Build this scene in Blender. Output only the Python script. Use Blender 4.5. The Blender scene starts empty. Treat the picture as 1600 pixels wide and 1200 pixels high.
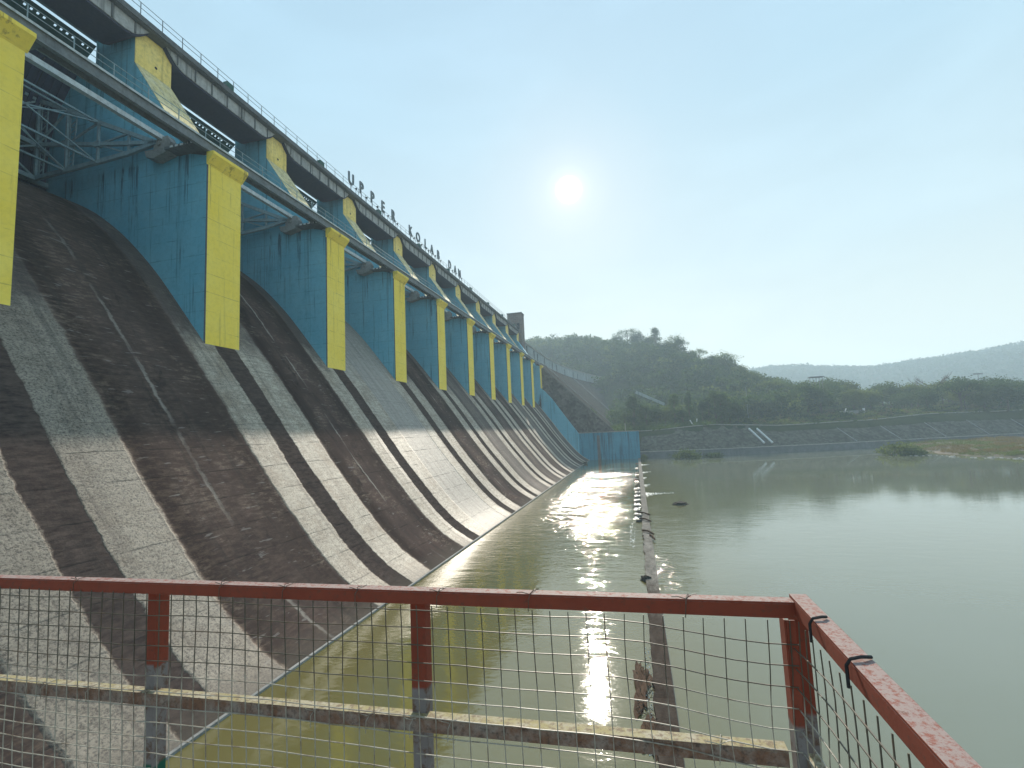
import bpy, bmesh, math, random
import numpy as np
from mathutils import Vector, Matrix, noise as mnoise
R = math.radians
rnd = random.Random(7)
C = bpy.context.scene.collection
sc = bpy.context.scene

# ------------------------------------------------------------ camera, sky, sun, exposure
YAW, PIT, ROL, FOC = 0.243, 0.099, -0.044, 765.7
ZW = -10.4                                   # water level, camera at the origin
cy, sy, cp, sp, cr, sr = math.cos(YAW), math.sin(YAW), math.cos(PIT), math.sin(PIT), math.cos(ROL), math.sin(ROL)
fwd = Vector((-sy*cp, cy*cp, sp)); rt0 = Vector((cy, sy, 0)); up0 = rt0.cross(fwd)
rgt = rt0*cr + up0*sr; upv = -rt0*sr + up0*cr
cam = bpy.data.cameras.new('camera'); camo = bpy.data.objects.new('camera', cam); C.objects.link(camo)
camo.matrix_world = Matrix(((rgt.x, upv.x, -fwd.x, 0), (rgt.y, upv.y, -fwd.y, 0), (rgt.z, upv.z, -fwd.z, 0), (0, 0, 0, 1)))
cam.sensor_width = 36; cam.lens = FOC/1600*36; cam.clip_start = .05; cam.clip_end = 12000
sc.camera = camo
SUN_EL, SUN_AZ = 26.8, -6.0                  # azimuth from +Y towards +X
S = Vector((math.sin(R(SUN_AZ))*math.cos(R(SUN_EL)), math.cos(R(SUN_AZ))*math.cos(R(SUN_EL)), math.sin(R(SUN_EL))))
sun = bpy.data.lights.new('sun', 'SUN'); suno = bpy.data.objects.new('sun', sun); C.objects.link(suno)
sun.energy = 5.0; sun.angle = R(.6); sun.color = (1, .90, .76)
suno.rotation_euler = S.to_track_quat('Z', 'Y').to_euler()
w = bpy.data.worlds.new('World'); sc.world = w; w.use_nodes = True
nt = w.node_tree; nt.nodes.clear()
def N(nt, t, **k):
    n = nt.nodes.new(t)
    for a, v in k.items(): setattr(n, a, v)
    return n
wo = N(nt, 'ShaderNodeOutputWorld'); bg = N(nt, 'ShaderNodeBackground')
sky = N(nt, 'ShaderNodeTexSky', sky_type='NISHITA', sun_disc=False)
sky.sun_elevation = R(SUN_EL); sky.sun_rotation = R(SUN_AZ); sky.altitude = 600
sky.air_density = 1.1; sky.dust_density = 1.0; sky.ozone_density = 2.0
tc = N(nt, 'ShaderNodeTexCoord')
# hazy sky: the clear sky evened out by thin high haze, with the sun's disc and its small aureole
hz = N(nt, 'ShaderNodeMix', data_type='RGBA'); hz.inputs[0].default_value = .94
sepz = N(nt, 'ShaderNodeSeparateXYZ'); nt.links.new(tc.outputs['Generated'], sepz.inputs[0])
hr = N(nt, 'ShaderNodeValToRGB'); nt.links.new(sepz.outputs[2], hr.inputs[0])
SKYC = [(0, (5.35, 5.2, 4.45)), (.12, (4.65, 4.95, 4.5)), (.3, (3.6, 4.55, 4.9)), (.55, (2.8, 4.15, 5.0)), (1, (2.3, 3.6, 4.9))]
SK = 8.0
for i, (p, c) in enumerate(SKYC):
    e = hr.color_ramp.elements[i] if i < 2 else hr.color_ramp.elements.new(p)
    e.position = p; e.color = (c[0]/SK, c[1]/SK, c[2]/SK, 1)
hm = N(nt, 'ShaderNodeVectorMath', operation='SCALE'); hm.inputs[3].default_value = SK
nt.links.new(hr.outputs[0], hm.inputs[0])
nt.links.new(sky.outputs[0], hz.inputs[6]); nt.links.new(hm.outputs[0], hz.inputs[7])
dt = N(nt, 'ShaderNodeVectorMath', operation='DOT_PRODUCT'); dt.inputs[1].default_value = S
nrm = N(nt, 'ShaderNodeVectorMath', operation='NORMALIZE')
nt.links.new(tc.outputs['Generated'], nrm.inputs[0]); nt.links.new(nrm.outputs[0], dt.inputs[0])
ac = N(nt, 'ShaderNodeMath', operation='ARCCOSINE'); nt.links.new(dt.outputs['Value'], ac.inputs[0])
def curve(nt, src, pts):
    """angle in radians -> value, linear pieces"""
    mr = N(nt, 'ShaderNodeMapRange'); mr.inputs[2].default_value = pts[-1][0]; nt.links.new(src, mr.inputs[0])
    mr.inputs[1].default_value = 0
    cr_ = N(nt, 'ShaderNodeValToRGB'); nt.links.new(mr.outputs[0], cr_.inputs[0])
    mx = max(max(p[1]) for p in pts)
    for i, (a, v) in enumerate(pts):
        e = cr_.color_ramp.elements[i] if i < 2 else cr_.color_ramp.elements.new(a/pts[-1][0])
        e.position = a/pts[-1][0]; e.color = (v[0]/mx, v[1]/mx, v[2]/mx, 1)
    s = N(nt, 'ShaderNodeVectorMath', operation='SCALE'); s.inputs[3].default_value = mx
    nt.links.new(cr_.outputs[0], s.inputs[0]); return s.outputs[0]
G = curve(nt, ac.outputs[0], [(0, (22, 21, 19)), (R(1.15), (22, 21, 19)), (R(1.42), (1.8, 1.3, 1.0)), (R(2.6), (1.0, .55, .3)), (R(5), (.5, .2, .05)), (R(11), (.15, .05, 0)), (R(30), (0, 0, 0))])
# thin uneven cloud low in the sky
cn = N(nt, 'ShaderNodeTexNoise'); cn.inputs['Scale'].default_value = 2.6; cn.inputs['Detail'].default_value = 5; cn.inputs['Distortion'].default_value = .4
cmp_ = N(nt, 'ShaderNodeMapping'); cmp_.inputs['Scale'].default_value = (1, 1, 3.2); nt.links.new(tc.outputs['Generated'], cmp_.inputs[0]); nt.links.new(cmp_.outputs[0], cn.inputs['Vector'])
crm = N(nt, 'ShaderNodeMapRange'); crm.inputs[1].default_value = .45; crm.inputs[2].default_value = .75; crm.inputs[3].default_value = 1.0; crm.inputs[4].default_value = 1.10; nt.links.new(cn.outputs[0], crm.inputs[0])
csc = N(nt, 'ShaderNodeVectorMath', operation='SCALE'); nt.links.new(hz.outputs[2], csc.inputs[0]); nt.links.new(crm.outputs[0], csc.inputs[3])
addv = N(nt, 'ShaderNodeVectorMath', operation='ADD')
nt.links.new(csc.outputs[0], addv.inputs[0]); nt.links.new(G, addv.inputs[1])
nt.links.new(addv.outputs[0], bg.inputs[0]); bg.inputs[1].default_value = .10
nt.links.new(bg.outputs[0], wo.inputs[0])
sc.view_settings.view_transform = 'Standard'; sc.view_settings.look = 'None'
sc.view_settings.exposure = 0.78; sc.view_settings.gamma = 1
sc.cycles.volume_bounces = 1; sc.cycles.max_bounces = 6

# ------------------------------------------------------------ helpers
def ray(px, py): return fwd + rgt*((px-800)/FOC) + upv*((600-py)/FOC)
def onY(px, py, Y): d = ray(px, py); return d*(Y/d.y)
def onX(px, py, X): d = ray(px, py); return d*(X/d.x)
def onZ(px, py, Z): d = ray(px, py); return d*(Z/d.z)
class MB:
    def __init__(s): s.v = []; s.f = []; s.mi = []
    def add(s, vs, fs, m=0):
        o = len(s.v); s.v += [tuple(v) for v in vs]; s.f += [tuple(o+i for i in f) for f in fs]; s.mi += [m]*len(fs); return s
    def box(s, x0, x1, y0, y1, z0, z1, m=0):
        return s.add([(x0,y0,z0),(x1,y0,z0),(x1,y1,z0),(x0,y1,z0),(x0,y0,z1),(x1,y0,z1),(x1,y1,z1),(x0,y1,z1)],
                     [(0,3,2,1),(4,5,6,7),(0,1,5,4),(1,2,6,5),(2,3,7,6),(3,0,4,7)], m)
    def bar(s, a, b, wd, ht=None, m=0, up=(0,0,1)):
        a = Vector(a); b = Vector(b); d = (b-a).normalized(); u = Vector(up)
        if abs(d.dot(u)) > .95: u = Vector((0,1,0)) if abs(d.y) < .9 else Vector((1,0,0))
        r = d.cross(u).normalized(); u = r.cross(d); ht = ht or wd
        vs = [p + r*(i*wd/2) + u*(j*ht/2) for p in (a, b) for i, j in ((-1,-1),(1,-1),(1,1),(-1,1))]
        return s.add(vs, [(0,1,2,3),(7,6,5,4),(0,4,5,1),(1,5,6,2),(2,6,7,3),(3,7,4,0)], m)
    def tube(s, pts, rad, n=6, m=0, caps=True):
        pts = [Vector(p) for p in pts]; rs = rad if isinstance(rad, (list, tuple)) else [rad]*len(pts)
        o = len(s.v); u = None
        for i, p in enumerate(pts):
            d = (pts[min(i+1, len(pts)-1)] - pts[max(i-1, 0)]).normalized()
            if u is None: u = d.orthogonal().normalized()
            u = (u - d*u.dot(d)).normalized(); r = d.cross(u)
            for k in range(n):
                a = 2*math.pi*k/n; s.v.append(tuple(p + (u*math.cos(a) + r*math.sin(a))*rs[i]))
        for i in range(len(pts)-1):
            for k in range(n):
                s.f.append((o+i*n+k, o+i*n+(k+1) % n, o+(i+1)*n+(k+1) % n, o+(i+1)*n+k)); s.mi.append(m)
        if caps:
            s.f.append(tuple(o+k for k in reversed(range(n)))); s.mi.append(m)
            s.f.append(tuple(o+(len(pts)-1)*n+k for k in range(n))); s.mi.append(m)
        return s
    def prismY(s, prof, y0, y1, m=0):
        """profile [(x,z)...] extruded along Y"""
        n = len(prof)
        vs = [(x, y0, z) for x, z in prof] + [(x, y1, z) for x, z in prof]
        fs = [(i, (i+1) % n, n+(i+1) % n, n+i) for i in range(n)] + [tuple(reversed(range(n))), tuple(range(n, 2*n))]
        return s.add(vs, fs, m)
    def build(s, name, mats, parent=None, smooth=False, bevel=0):
        me = bpy.data.meshes.new(name); me.from_pydata(s.v, [], s.f)
        if not isinstance(mats, (list, tuple)): mats = [mats]
        for mm in mats: me.materials.append(mm)
        if len(mats) > 1: me.polygons.foreach_set('material_index', s.mi)
        bm = bmesh.new(); bm.from_mesh(me); bmesh.ops.recalc_face_normals(bm, faces=bm.faces)
        bm.to_mesh(me); bm.free()
        if smooth: me.polygons.foreach_set('use_smooth', [True]*len(me.polygons))
        o = bpy.data.objects.new(name, me); C.objects.link(o)
        if parent: o.parent = parent
        if bevel:
            b = o.modifiers.new('bevel', 'BEVEL'); b.width = bevel; b.segments = 2; b.limit_method = 'ANGLE'
        return o
def mesh_np(name, V, F, mat, parent=None, smooth=False):
    me = bpy.data.meshes.new(name); V = np.asarray(V, np.float32); F = np.asarray(F, np.int32)
    me.vertices.add(len(V)); me.vertices.foreach_set('co', V.ravel())
    me.loops.add(F.size); me.loops.foreach_set('vertex_index', F.ravel())
    me.polygons.add(len(F)); k = F.shape[1]
    me.polygons.foreach_set('loop_start', np.arange(0, F.size, k)); me.polygons.foreach_set('loop_total', np.full(len(F), k))
    if smooth: me.polygons.foreach_set('use_smooth', [True]*len(F))
    me.materials.append(mat); me.update(calc_edges=True)
    o = bpy.data.objects.new(name, me); C.objects.link(o)
    if parent: o.parent = parent
    return o
def tag(o, label=None, cat=None, group=None, kind=None):
    if label: o['label'] = label
    if cat: o['category'] = cat
    if group: o['group'] = group
    if kind: o['kind'] = kind
    return o
def empty(name, loc=(0,0,0), rz=0):
    o = bpy.data.objects.new(name, None); C.objects.link(o); o.location = loc; o.rotation_euler = (0,0,rz)
    o.empty_display_size = .3; return o
KIDS = {}
def copy_tree(o, parent=None):
    c = o.copy(); C.objects.link(c)
    if parent: c.parent = parent
    for ch in [x for x in C.objects if x.parent == o]: copy_tree(ch, c)
    return c
ORD = ['first', 'second', 'third', 'fourth', 'fifth', 'sixth', 'seventh', 'eighth', 'ninth', 'tenth', 'eleventh', 'twelfth', 'thirteenth']

# ------------------------------------------------------------ materials
def newmat(name):
    m = bpy.data.materials.new(name); m.use_nodes = True; t = m.node_tree
    return m, t, t.nodes['Principled BSDF']
def pos(t, sx=1, sy_=1, sz=1):
    g = N(t, 'ShaderNodeNewGeometry'); mp = N(t, 'ShaderNodeMapping'); mp.inputs['Scale'].default_value = (sx, sy_, sz)
    t.links.new(g.outputs['Position'], mp.inputs[0]); return mp.outputs[0]
def nz(t, vec, scale, detail=4, rough=.6, dist=0):
    n = N(t, 'ShaderNodeTexNoise'); n.inputs['Scale'].default_value = scale; n.inputs['Detail'].default_value = detail
    n.inputs['Roughness'].default_value = rough; n.inputs['Distortion'].default_value = dist
    t.links.new(vec, n.inputs['Vector']); return n.outputs[0]
def ramp(t, fac, pts, interp='LINEAR'):
    r = N(t, 'ShaderNodeValToRGB'); r.color_ramp.interpolation = interp
    for i, (p, c) in enumerate(pts):
        e = r.color_ramp.elements[i] if i < 2 else r.color_ramp.elements.new(p)
        e.position = p
        if not hasattr(c, '__len__'): c = (c, c, c)
        e.color = (*c, 1)
    t.links.new(fac, r.inputs[0]); return r.outputs[0]
def mix(t, fac, a, b, mode='MIX'):
    m = N(t, 'ShaderNodeMix', data_type='RGBA', blend_type=mode)
    for s_, v in ((m.inputs[0], fac), (m.inputs[6], a), (m.inputs[7], b)):
        if hasattr(v, 'is_linked') or hasattr(v, 'links'): t.links.new(v, s_)
        elif hasattr(v, '__len__'): s_.default_value = (*v, 1) if len(v) == 3 else v
        else: s_.default_value = v
    return m.outputs[2]
def mth(t, op, a, b=None, c=None):
    m = N(t, 'ShaderNodeMath', operation=op)
    for i, v in enumerate((a, b, c)):
        if v is None: continue
        if hasattr(v, 'links'): t.links.new(v, m.inputs[i])
        else: m.inputs[i].default_value = v
    return m.outputs[0]
def bump(t, b, h, strength=.4, dist=.02):
    n = N(t, 'ShaderNodeBump'); n.inputs['Strength'].default_value = strength; n.inputs['Distance'].default_value = dist
    t.links.new(h, n.inputs['Height']); t.links.new(n.outputs[0], b.inputs['Normal']); return n
def weather(name, base, dark, light, streak=.5, rough=.75, sc1=.35, lift=0, bmp=.35, fine=9.0, metal=0, spec=.1, cut=(.56, .72), top=0, mot=.5):
    m, t, b = newmat(name)
    big = nz(t, pos(t), sc1, 5, .62); col = mix(t, ramp(t, big, [(.34, 0), (.68, 1)]), base, light)
    mott = nz(t, pos(t), fine*.35, 5, .7); col = mix(t, ramp(t, mott, [(.45, 0), (.75, mot)]), col, dark)
    st = nz(t, pos(t, 1.6, 1.6, .07), 1.0, 4, .65, .25)
    st2 = nz(t, pos(t, 5, 5, .16), 1.0, 3, .6)
    sm = mth(t, 'MULTIPLY', ramp(t, st, [(cut[0], 0), (cut[1], 1)]), ramp(t, st2, [(.4, .15), (.62, 1)]))
    col = mix(t, mth(t, 'MULTIPLY', sm, streak), col, dark)
    h = nz(t, pos(t), fine, 4, .7)
    if lift:
        g = N(t, 'ShaderNodeNewGeometry'); s_ = N(t, 'ShaderNodeSeparateXYZ'); t.links.new(g.outputs['Position'], s_.inputs[0])
        zz = mth(t, 'ADD', s_.outputs[2], mth(t, 'MULTIPLY', nz(t, pos(t), .5, 2), .12))
        fr = mth(t, 'FRACT', mth(t, 'DIVIDE', zz, lift))
        ln = ramp(t, fr, [(0, 1), (.022, .5), (.05, 0), (1, 0)])
        brk = ramp(t, nz(t, pos(t), .9, 3), [(.4, .05), (.65, .75)])
        col = mix(t, mth(t, 'MULTIPLY', ln, brk), col, dark)
    if top:
        g2 = N(t, 'ShaderNodeNewGeometry'); s2 = N(t, 'ShaderNodeSeparateXYZ'); t.links.new(g2.outputs['Position'], s2.inputs[0])
        zr = ramp(t, mth(t, 'DIVIDE', s2.outputs[2], 40.0), [(0, 0), (.28, 0), (.46, .5), (.585, 1), (.60, 0), (.80, .0), (.905, .8), (1, .8)])
        s3 = ramp(t, nz(t, pos(t, 1.5, 1.5, .05), 1.0, 4, .75, .2), [(.55, 0), (.62, 1)])
        s4 = ramp(t, mth(t, 'ADD', nz(t, pos(t, 4, 4, .5), 1.2, 4, .7), mth(t, 'MULTIPLY', zr, .25)), [(.58, 0), (.72, 1)])
        col = mix(t, mth(t, 'MULTIPLY', mth(t, 'MULTIPLY', s3, s4), mth(t, 'MULTIPLY', zr, top)), col, dark)
    t.links.new(col, b.inputs['Base Color']); b.inputs['Roughness'].default_value = rough
    b.inputs['Metallic'].default_value = metal; b.inputs['Specular IOR Level'].default_value = spec
    bump(t, b, h, bmp, .02); return m
M = {}
M['blue'] = weather('blue_paint', (.125, .41, .55), (.022, .08, .12), (.19, .48, .60), 1.0 and .6, .7, .22, 1.5, .25, cut=(.55, .63), top=.9, mot=.22)
M['yellow'] = weather('yellow_paint', (.90, .68, .09), (.28, .20, .07), (.93, .74, .15), .65, .75, .3, 1.5, .25, cut=(.60, .72), top=.7, mot=.18)
M['pale'] = weather('worn_yellow_paint', (.66, .56, .26), (.20, .17, .11), (.72, .66, .44), .8, .8, .8, 0, .35, cut=(.46, .62))
M['conc'] = weather('grey_concrete', (.20, .205, .20), (.06, .06, .055), (.30, .30, .29), .6, .85, .4, 0, .4)
M['deckc'] = weather('deck_concrete', (.11, .12, .125), (.035, .04, .045), (.17, .175, .18), .6, .85, .5, 0, .4)
M['bandc'] = weather('pale_concrete', (.38, .38, .37), (.10, .10, .10), (.48, .48, .47), .8, .85, .8, 0, .3, cut=(.5, .62))
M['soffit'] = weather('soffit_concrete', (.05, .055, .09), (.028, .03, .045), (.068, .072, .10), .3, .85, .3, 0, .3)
M['steel'] = weather('blue_grey_steel_paint', (.20, .29, .33), (.07, .08, .085), (.27, .37, .40), .4, .5, .6, 0, .1)
M['steell'] = weather('light_steel_paint', (.44, .50, .52), (.14, .13, .12), (.56, .60, .60), .6, .5, .6, 0, .1)
M['gate'] = weather('dark_gate_steel', (.035, .045, .085), (.018, .02, .03), (.05, .062, .11), .5, .6, .5, 0, .2)
M['gatetop'] = weather('green_gate_steel', (.02, .085, .075), (.01, .03, .03), (.03, .11, .10), .4, .6, .5, 0, .2)
M['black'] = weather('dark_iron', (.03, .032, .035), (.012, .012, .012), (.05, .05, .05), .3, .6)
M['letter'] = weather('letter_sheet_steel', (.14, .17, .19), (.05, .06, .07), (.19, .22, .24), .3, .5)
M['green'] = weather('green_cabinet_paint', (.03, .10, .08), (.01, .03, .03), (.05, .13, .11), .3, .6)
M['wallb'] = weather('river_wall_paint', (.05, .25, .38), (.012, .045, .07), (.075, .32, .45), .95, .7, .15, 2.2, .25, cut=(.50, .60))
M['flank'] = weather('flank_wall_concrete', (.26, .30, .30), (.04, .05, .05), (.36, .40, .40), .9, .85, .1, 0, .3, cut=(.55, .6))
M['sill'] = weather('weir_concrete', (.10, .097, .09), (.03, .027, .024), (.19, .185, .17), .6, .95, .5, 0, .5)
M['debris'] = weather('rusty_brown_debris', (.045, .022, .011), (.018, .011, .008), (.075, .042, .024), .4, .9, 2.0, 0, .9)
M['rock'] = weather('dark_wet_rock', (.03, .03, .026), (.012, .012, .01), (.055, .052, .045), .3, .95, 2.0, 0, .9, spec=.1)
M['stone'] = weather('pale_stone', (.26, .25, .22), (.10, .09, .08), (.38, .36, .33), .4, .8, 1.0, 0, .6)
M['white'] = weather('white_painted_concrete', (.62, .63, .62), (.25, .25, .24), (.72, .72, .72), .3, .8)

def spill_mat():
    m, t, b = newmat('stained_spillway_concrete')
    g = N(t, 'ShaderNodeNewGeometry'); s_ = N(t, 'ShaderNodeSeparateXYZ'); t.links.new(g.outputs['Position'], s_.inputs[0])
    # water-stained bands run down the slope; their edges wander a little
    wob = mth(t, 'MULTIPLY', mth(t, 'SUBTRACT', nz(t, pos(t, .10, 1, .10), .9, 4, .6), .5), .4)
    wob2 = mth(t, 'MULTIPLY', mth(t, 'SUBTRACT', nz(t, pos(t, 1, 1, 1), 1.3, 5, .7), .5), .55)
    y = mth(t, 'ADD', mth(t, 'ADD', s_.outputs[1], wob), wob2)
    y = mth(t, 'ADD', y, ramp(t, mth(t, 'DIVIDE', s_.outputs[1], 60.0), [(0, .75), (.36, .75), (.46, 0), (1, 0)]))
    u = mth(t, 'DIVIDE', mth(t, 'SUBTRACT', y, 14.84-15.5*2), 15.5)
    fr = mth(t, 'FRACT', u)
    q = lambda v: v/15.5
    strip = ramp(t, fr, [(0, 0), (q(.80), 0), (q(.88), 1), (q(2.85), 1), (q(2.93), 0), (1, 0)])
    flank = ramp(t, fr, [(0, 1), (q(6.0), 1), (q(6.2), 0), (q(13.5), 0), (q(13.75), 1), (1, 1)])
    core = ramp(t, fr, [(0, 0), (q(6.2), 0), (q(6.4), .85), (q(7.4), .5), (q(8.0), 0), (q(10.8), 0), (q(11.8), .4), (q(13.2), .7), (q(13.5), 0), (1, 0)])
    # each bay's middle has its own tone
    bays = [.1, .12, .06, .04, 1.0, .04, .30, .12, .04, .30, .04, .20, .1]
    pts = [(i/13.0, (v, v, v)) for i, v in enumerate(bays)]
    bt = ramp(t, mth(t, 'DIVIDE', u, 13.0), pts, 'CONSTANT')
    fine = nz(t, pos(t, 1.5, .55, 2.2), 2.2, 7, .78); spk = nz(t, pos(t, 1.2, 1, 1.4), 8, 5, .8); big = nz(t, pos(t), .28, 5, .65)
    run = nz(t, pos(t, .06, 2.2, .06), 1.2, 5, .7, .2)
    darkc = mix(t, ramp(t, big, [(.3, 0), (.7, 1)]), (.036, .021, .019), (.100, .062, .051))
    midl = mix(t, ramp(t, fine, [(.3, 0), (.7, 1)]), (.20, .18, .155), (.40, .365, .32))
    mid = mix(t, bt, darkc, midl)
    light = mix(t, ramp(t, fine, [(.32, 0), (.68, 1)]), (.20, .172, .138), (.60, .525, .42))
    light = mix(t, mth(t, 'MULTIPLY', ramp(t, nz(t, pos(t), .5, 4, .7), [(.45, 0), (.65, 1)]), .55), light, (.20, .145, .095))
    light = mix(t, ramp(t, spk, [(.38, .9), (.47, 0)]), light, (.09, .072, .058))
    mid = mix(t, mth(t, 'MULTIPLY', core, mth(t, 'SUBTRACT', 1.0, bt)), mid, mix(t, ramp(t, run, [(.4, 0), (.62, 1)]), (.020, .0125, .011), (.050, .031, .025)))
    # pale bare patches in the brown
    pat = mth(t, 'MULTIPLY', ramp(t, big, [(.50, 0), (.62, 1)]), ramp(t, fine, [(.50, 0), (.60, 1)]))
    mid = mix(t, mth(t, 'MULTIPLY', pat, .6), mid, (.24, .19, .145))
    blk = ramp(t, nz(t, pos(t, .35, 1, .35), .55, 6, .75, .5), [(.56, 0), (.66, .75)])
    mid = mix(t, mth(t, 'MULTIPLY', blk, mth(t, 'SUBTRACT', 1.0, bt)), mid, (.018, .013, .012))
    # a thin pale calcite run at the middle of each bay
    cl = ramp(t, fr, [(0, 0), (q(9.25), 0), (q(9.32), 1), (q(9.42), 1), (q(9.5), 0), (1, 0)])
    cl = mth(t, 'MULTIPLY', cl, ramp(t, nz(t, pos(t, .12, .12, .12), 1.5, 3), [(.44, 0), (.56, .8)]))
    mid = mix(t, cl, mid, (.34, .31, .27))
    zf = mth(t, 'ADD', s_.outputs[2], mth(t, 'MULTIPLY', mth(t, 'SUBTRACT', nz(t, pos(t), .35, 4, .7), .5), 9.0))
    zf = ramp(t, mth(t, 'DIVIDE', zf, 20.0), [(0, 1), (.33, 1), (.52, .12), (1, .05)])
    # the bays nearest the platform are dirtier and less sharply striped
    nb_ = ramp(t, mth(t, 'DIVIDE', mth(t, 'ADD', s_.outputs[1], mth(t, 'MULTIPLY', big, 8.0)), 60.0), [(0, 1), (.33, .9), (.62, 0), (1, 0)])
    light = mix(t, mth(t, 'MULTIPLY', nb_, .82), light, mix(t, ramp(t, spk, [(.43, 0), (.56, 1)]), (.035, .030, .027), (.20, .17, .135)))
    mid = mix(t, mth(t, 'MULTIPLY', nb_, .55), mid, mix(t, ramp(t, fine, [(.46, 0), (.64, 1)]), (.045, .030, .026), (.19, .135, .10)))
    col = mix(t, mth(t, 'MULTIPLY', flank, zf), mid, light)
    sd = mix(t, ramp(t, fine, [(.35, 0), (.75, 1)]), (.034, .024, .022), (.125, .092, .078))
    col = mix(t, strip, col, sd)
    col = mix(t, ramp(t, run, [(.50, 0), (.70, .55)]), col, (.045, .036, .032))
    # lift joints
    zz = mth(t, 'ADD', s_.outputs[2], mth(t, 'MULTIPLY', nz(t, pos(t), .5, 3), .14))
    ln = ramp(t, mth(t, 'FRACT', mth(t, 'DIVIDE', zz, 1.5)), [(0, 1), (.015, .6), (.035, 0), (1, 0)])
    lj = mth(t, 'MULTIPLY', ln, ramp(t, nz(t, pos(t), .8, 4), [(.38, .1), (.62, .85)]))
    col = mix(t, lj, col, (.03, .027, .025))
    scr = ramp(t, nz(t, pos(t, 1.0, .5, 3.5), 1.6, 3, .5, .3), [(.66, 0), (.70, .45)])
    col = mix(t, mth(t, 'MULTIPLY', scr, ramp(t, fr, [(0, 0), (q(5.3), 0), (q(5.6), 1), (q(12.8), 1), (q(13.1), 0), (1, 0)])), col, (.26, .24, .22))
    # algae line just above the water
    wl = ramp(t, mth(t, 'MULTIPLY', mth(t, 'SUBTRACT', s_.outputs[2], ZW), 1/2.5), [(0, .8), (.1, .5), (.35, 0), (1, 0)])
    col = mix(t, wl, col, (.09, .075, .06))
    t.links.new(col, b.inputs['Base Color'])
    glo = mth(t, 'MULTIPLY', mth(t, 'MAXIMUM', bt, mth(t, 'MULTIPLY', flank, .8)), mth(t, 'SUBTRACT', 1.0, strip))
    t.links.new(ramp(t, glo, [(0, .95), (1, .58)]), b.inputs['Roughness']); t.links.new(ramp(t, glo, [(0, 0), (1, .28)]), b.inputs['Specular IOR Level'])
    hh = mth(t, 'ADD', mth(t, 'MULTIPLY', spk, .5), mth(t, 'ADD', fine, mth(t, 'MULTIPLY', strip, -1.0)))
    hh = mth(t, 'ADD', hh, mth(t, 'MULTIPLY', flank, 1.6)); hh = mth(t, 'SUBTRACT', hh, mth(t, 'MULTIPLY', lj, .8))
    bump(t, b, hh, .6, .06); return m
M['spill'] = spill_mat()

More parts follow.
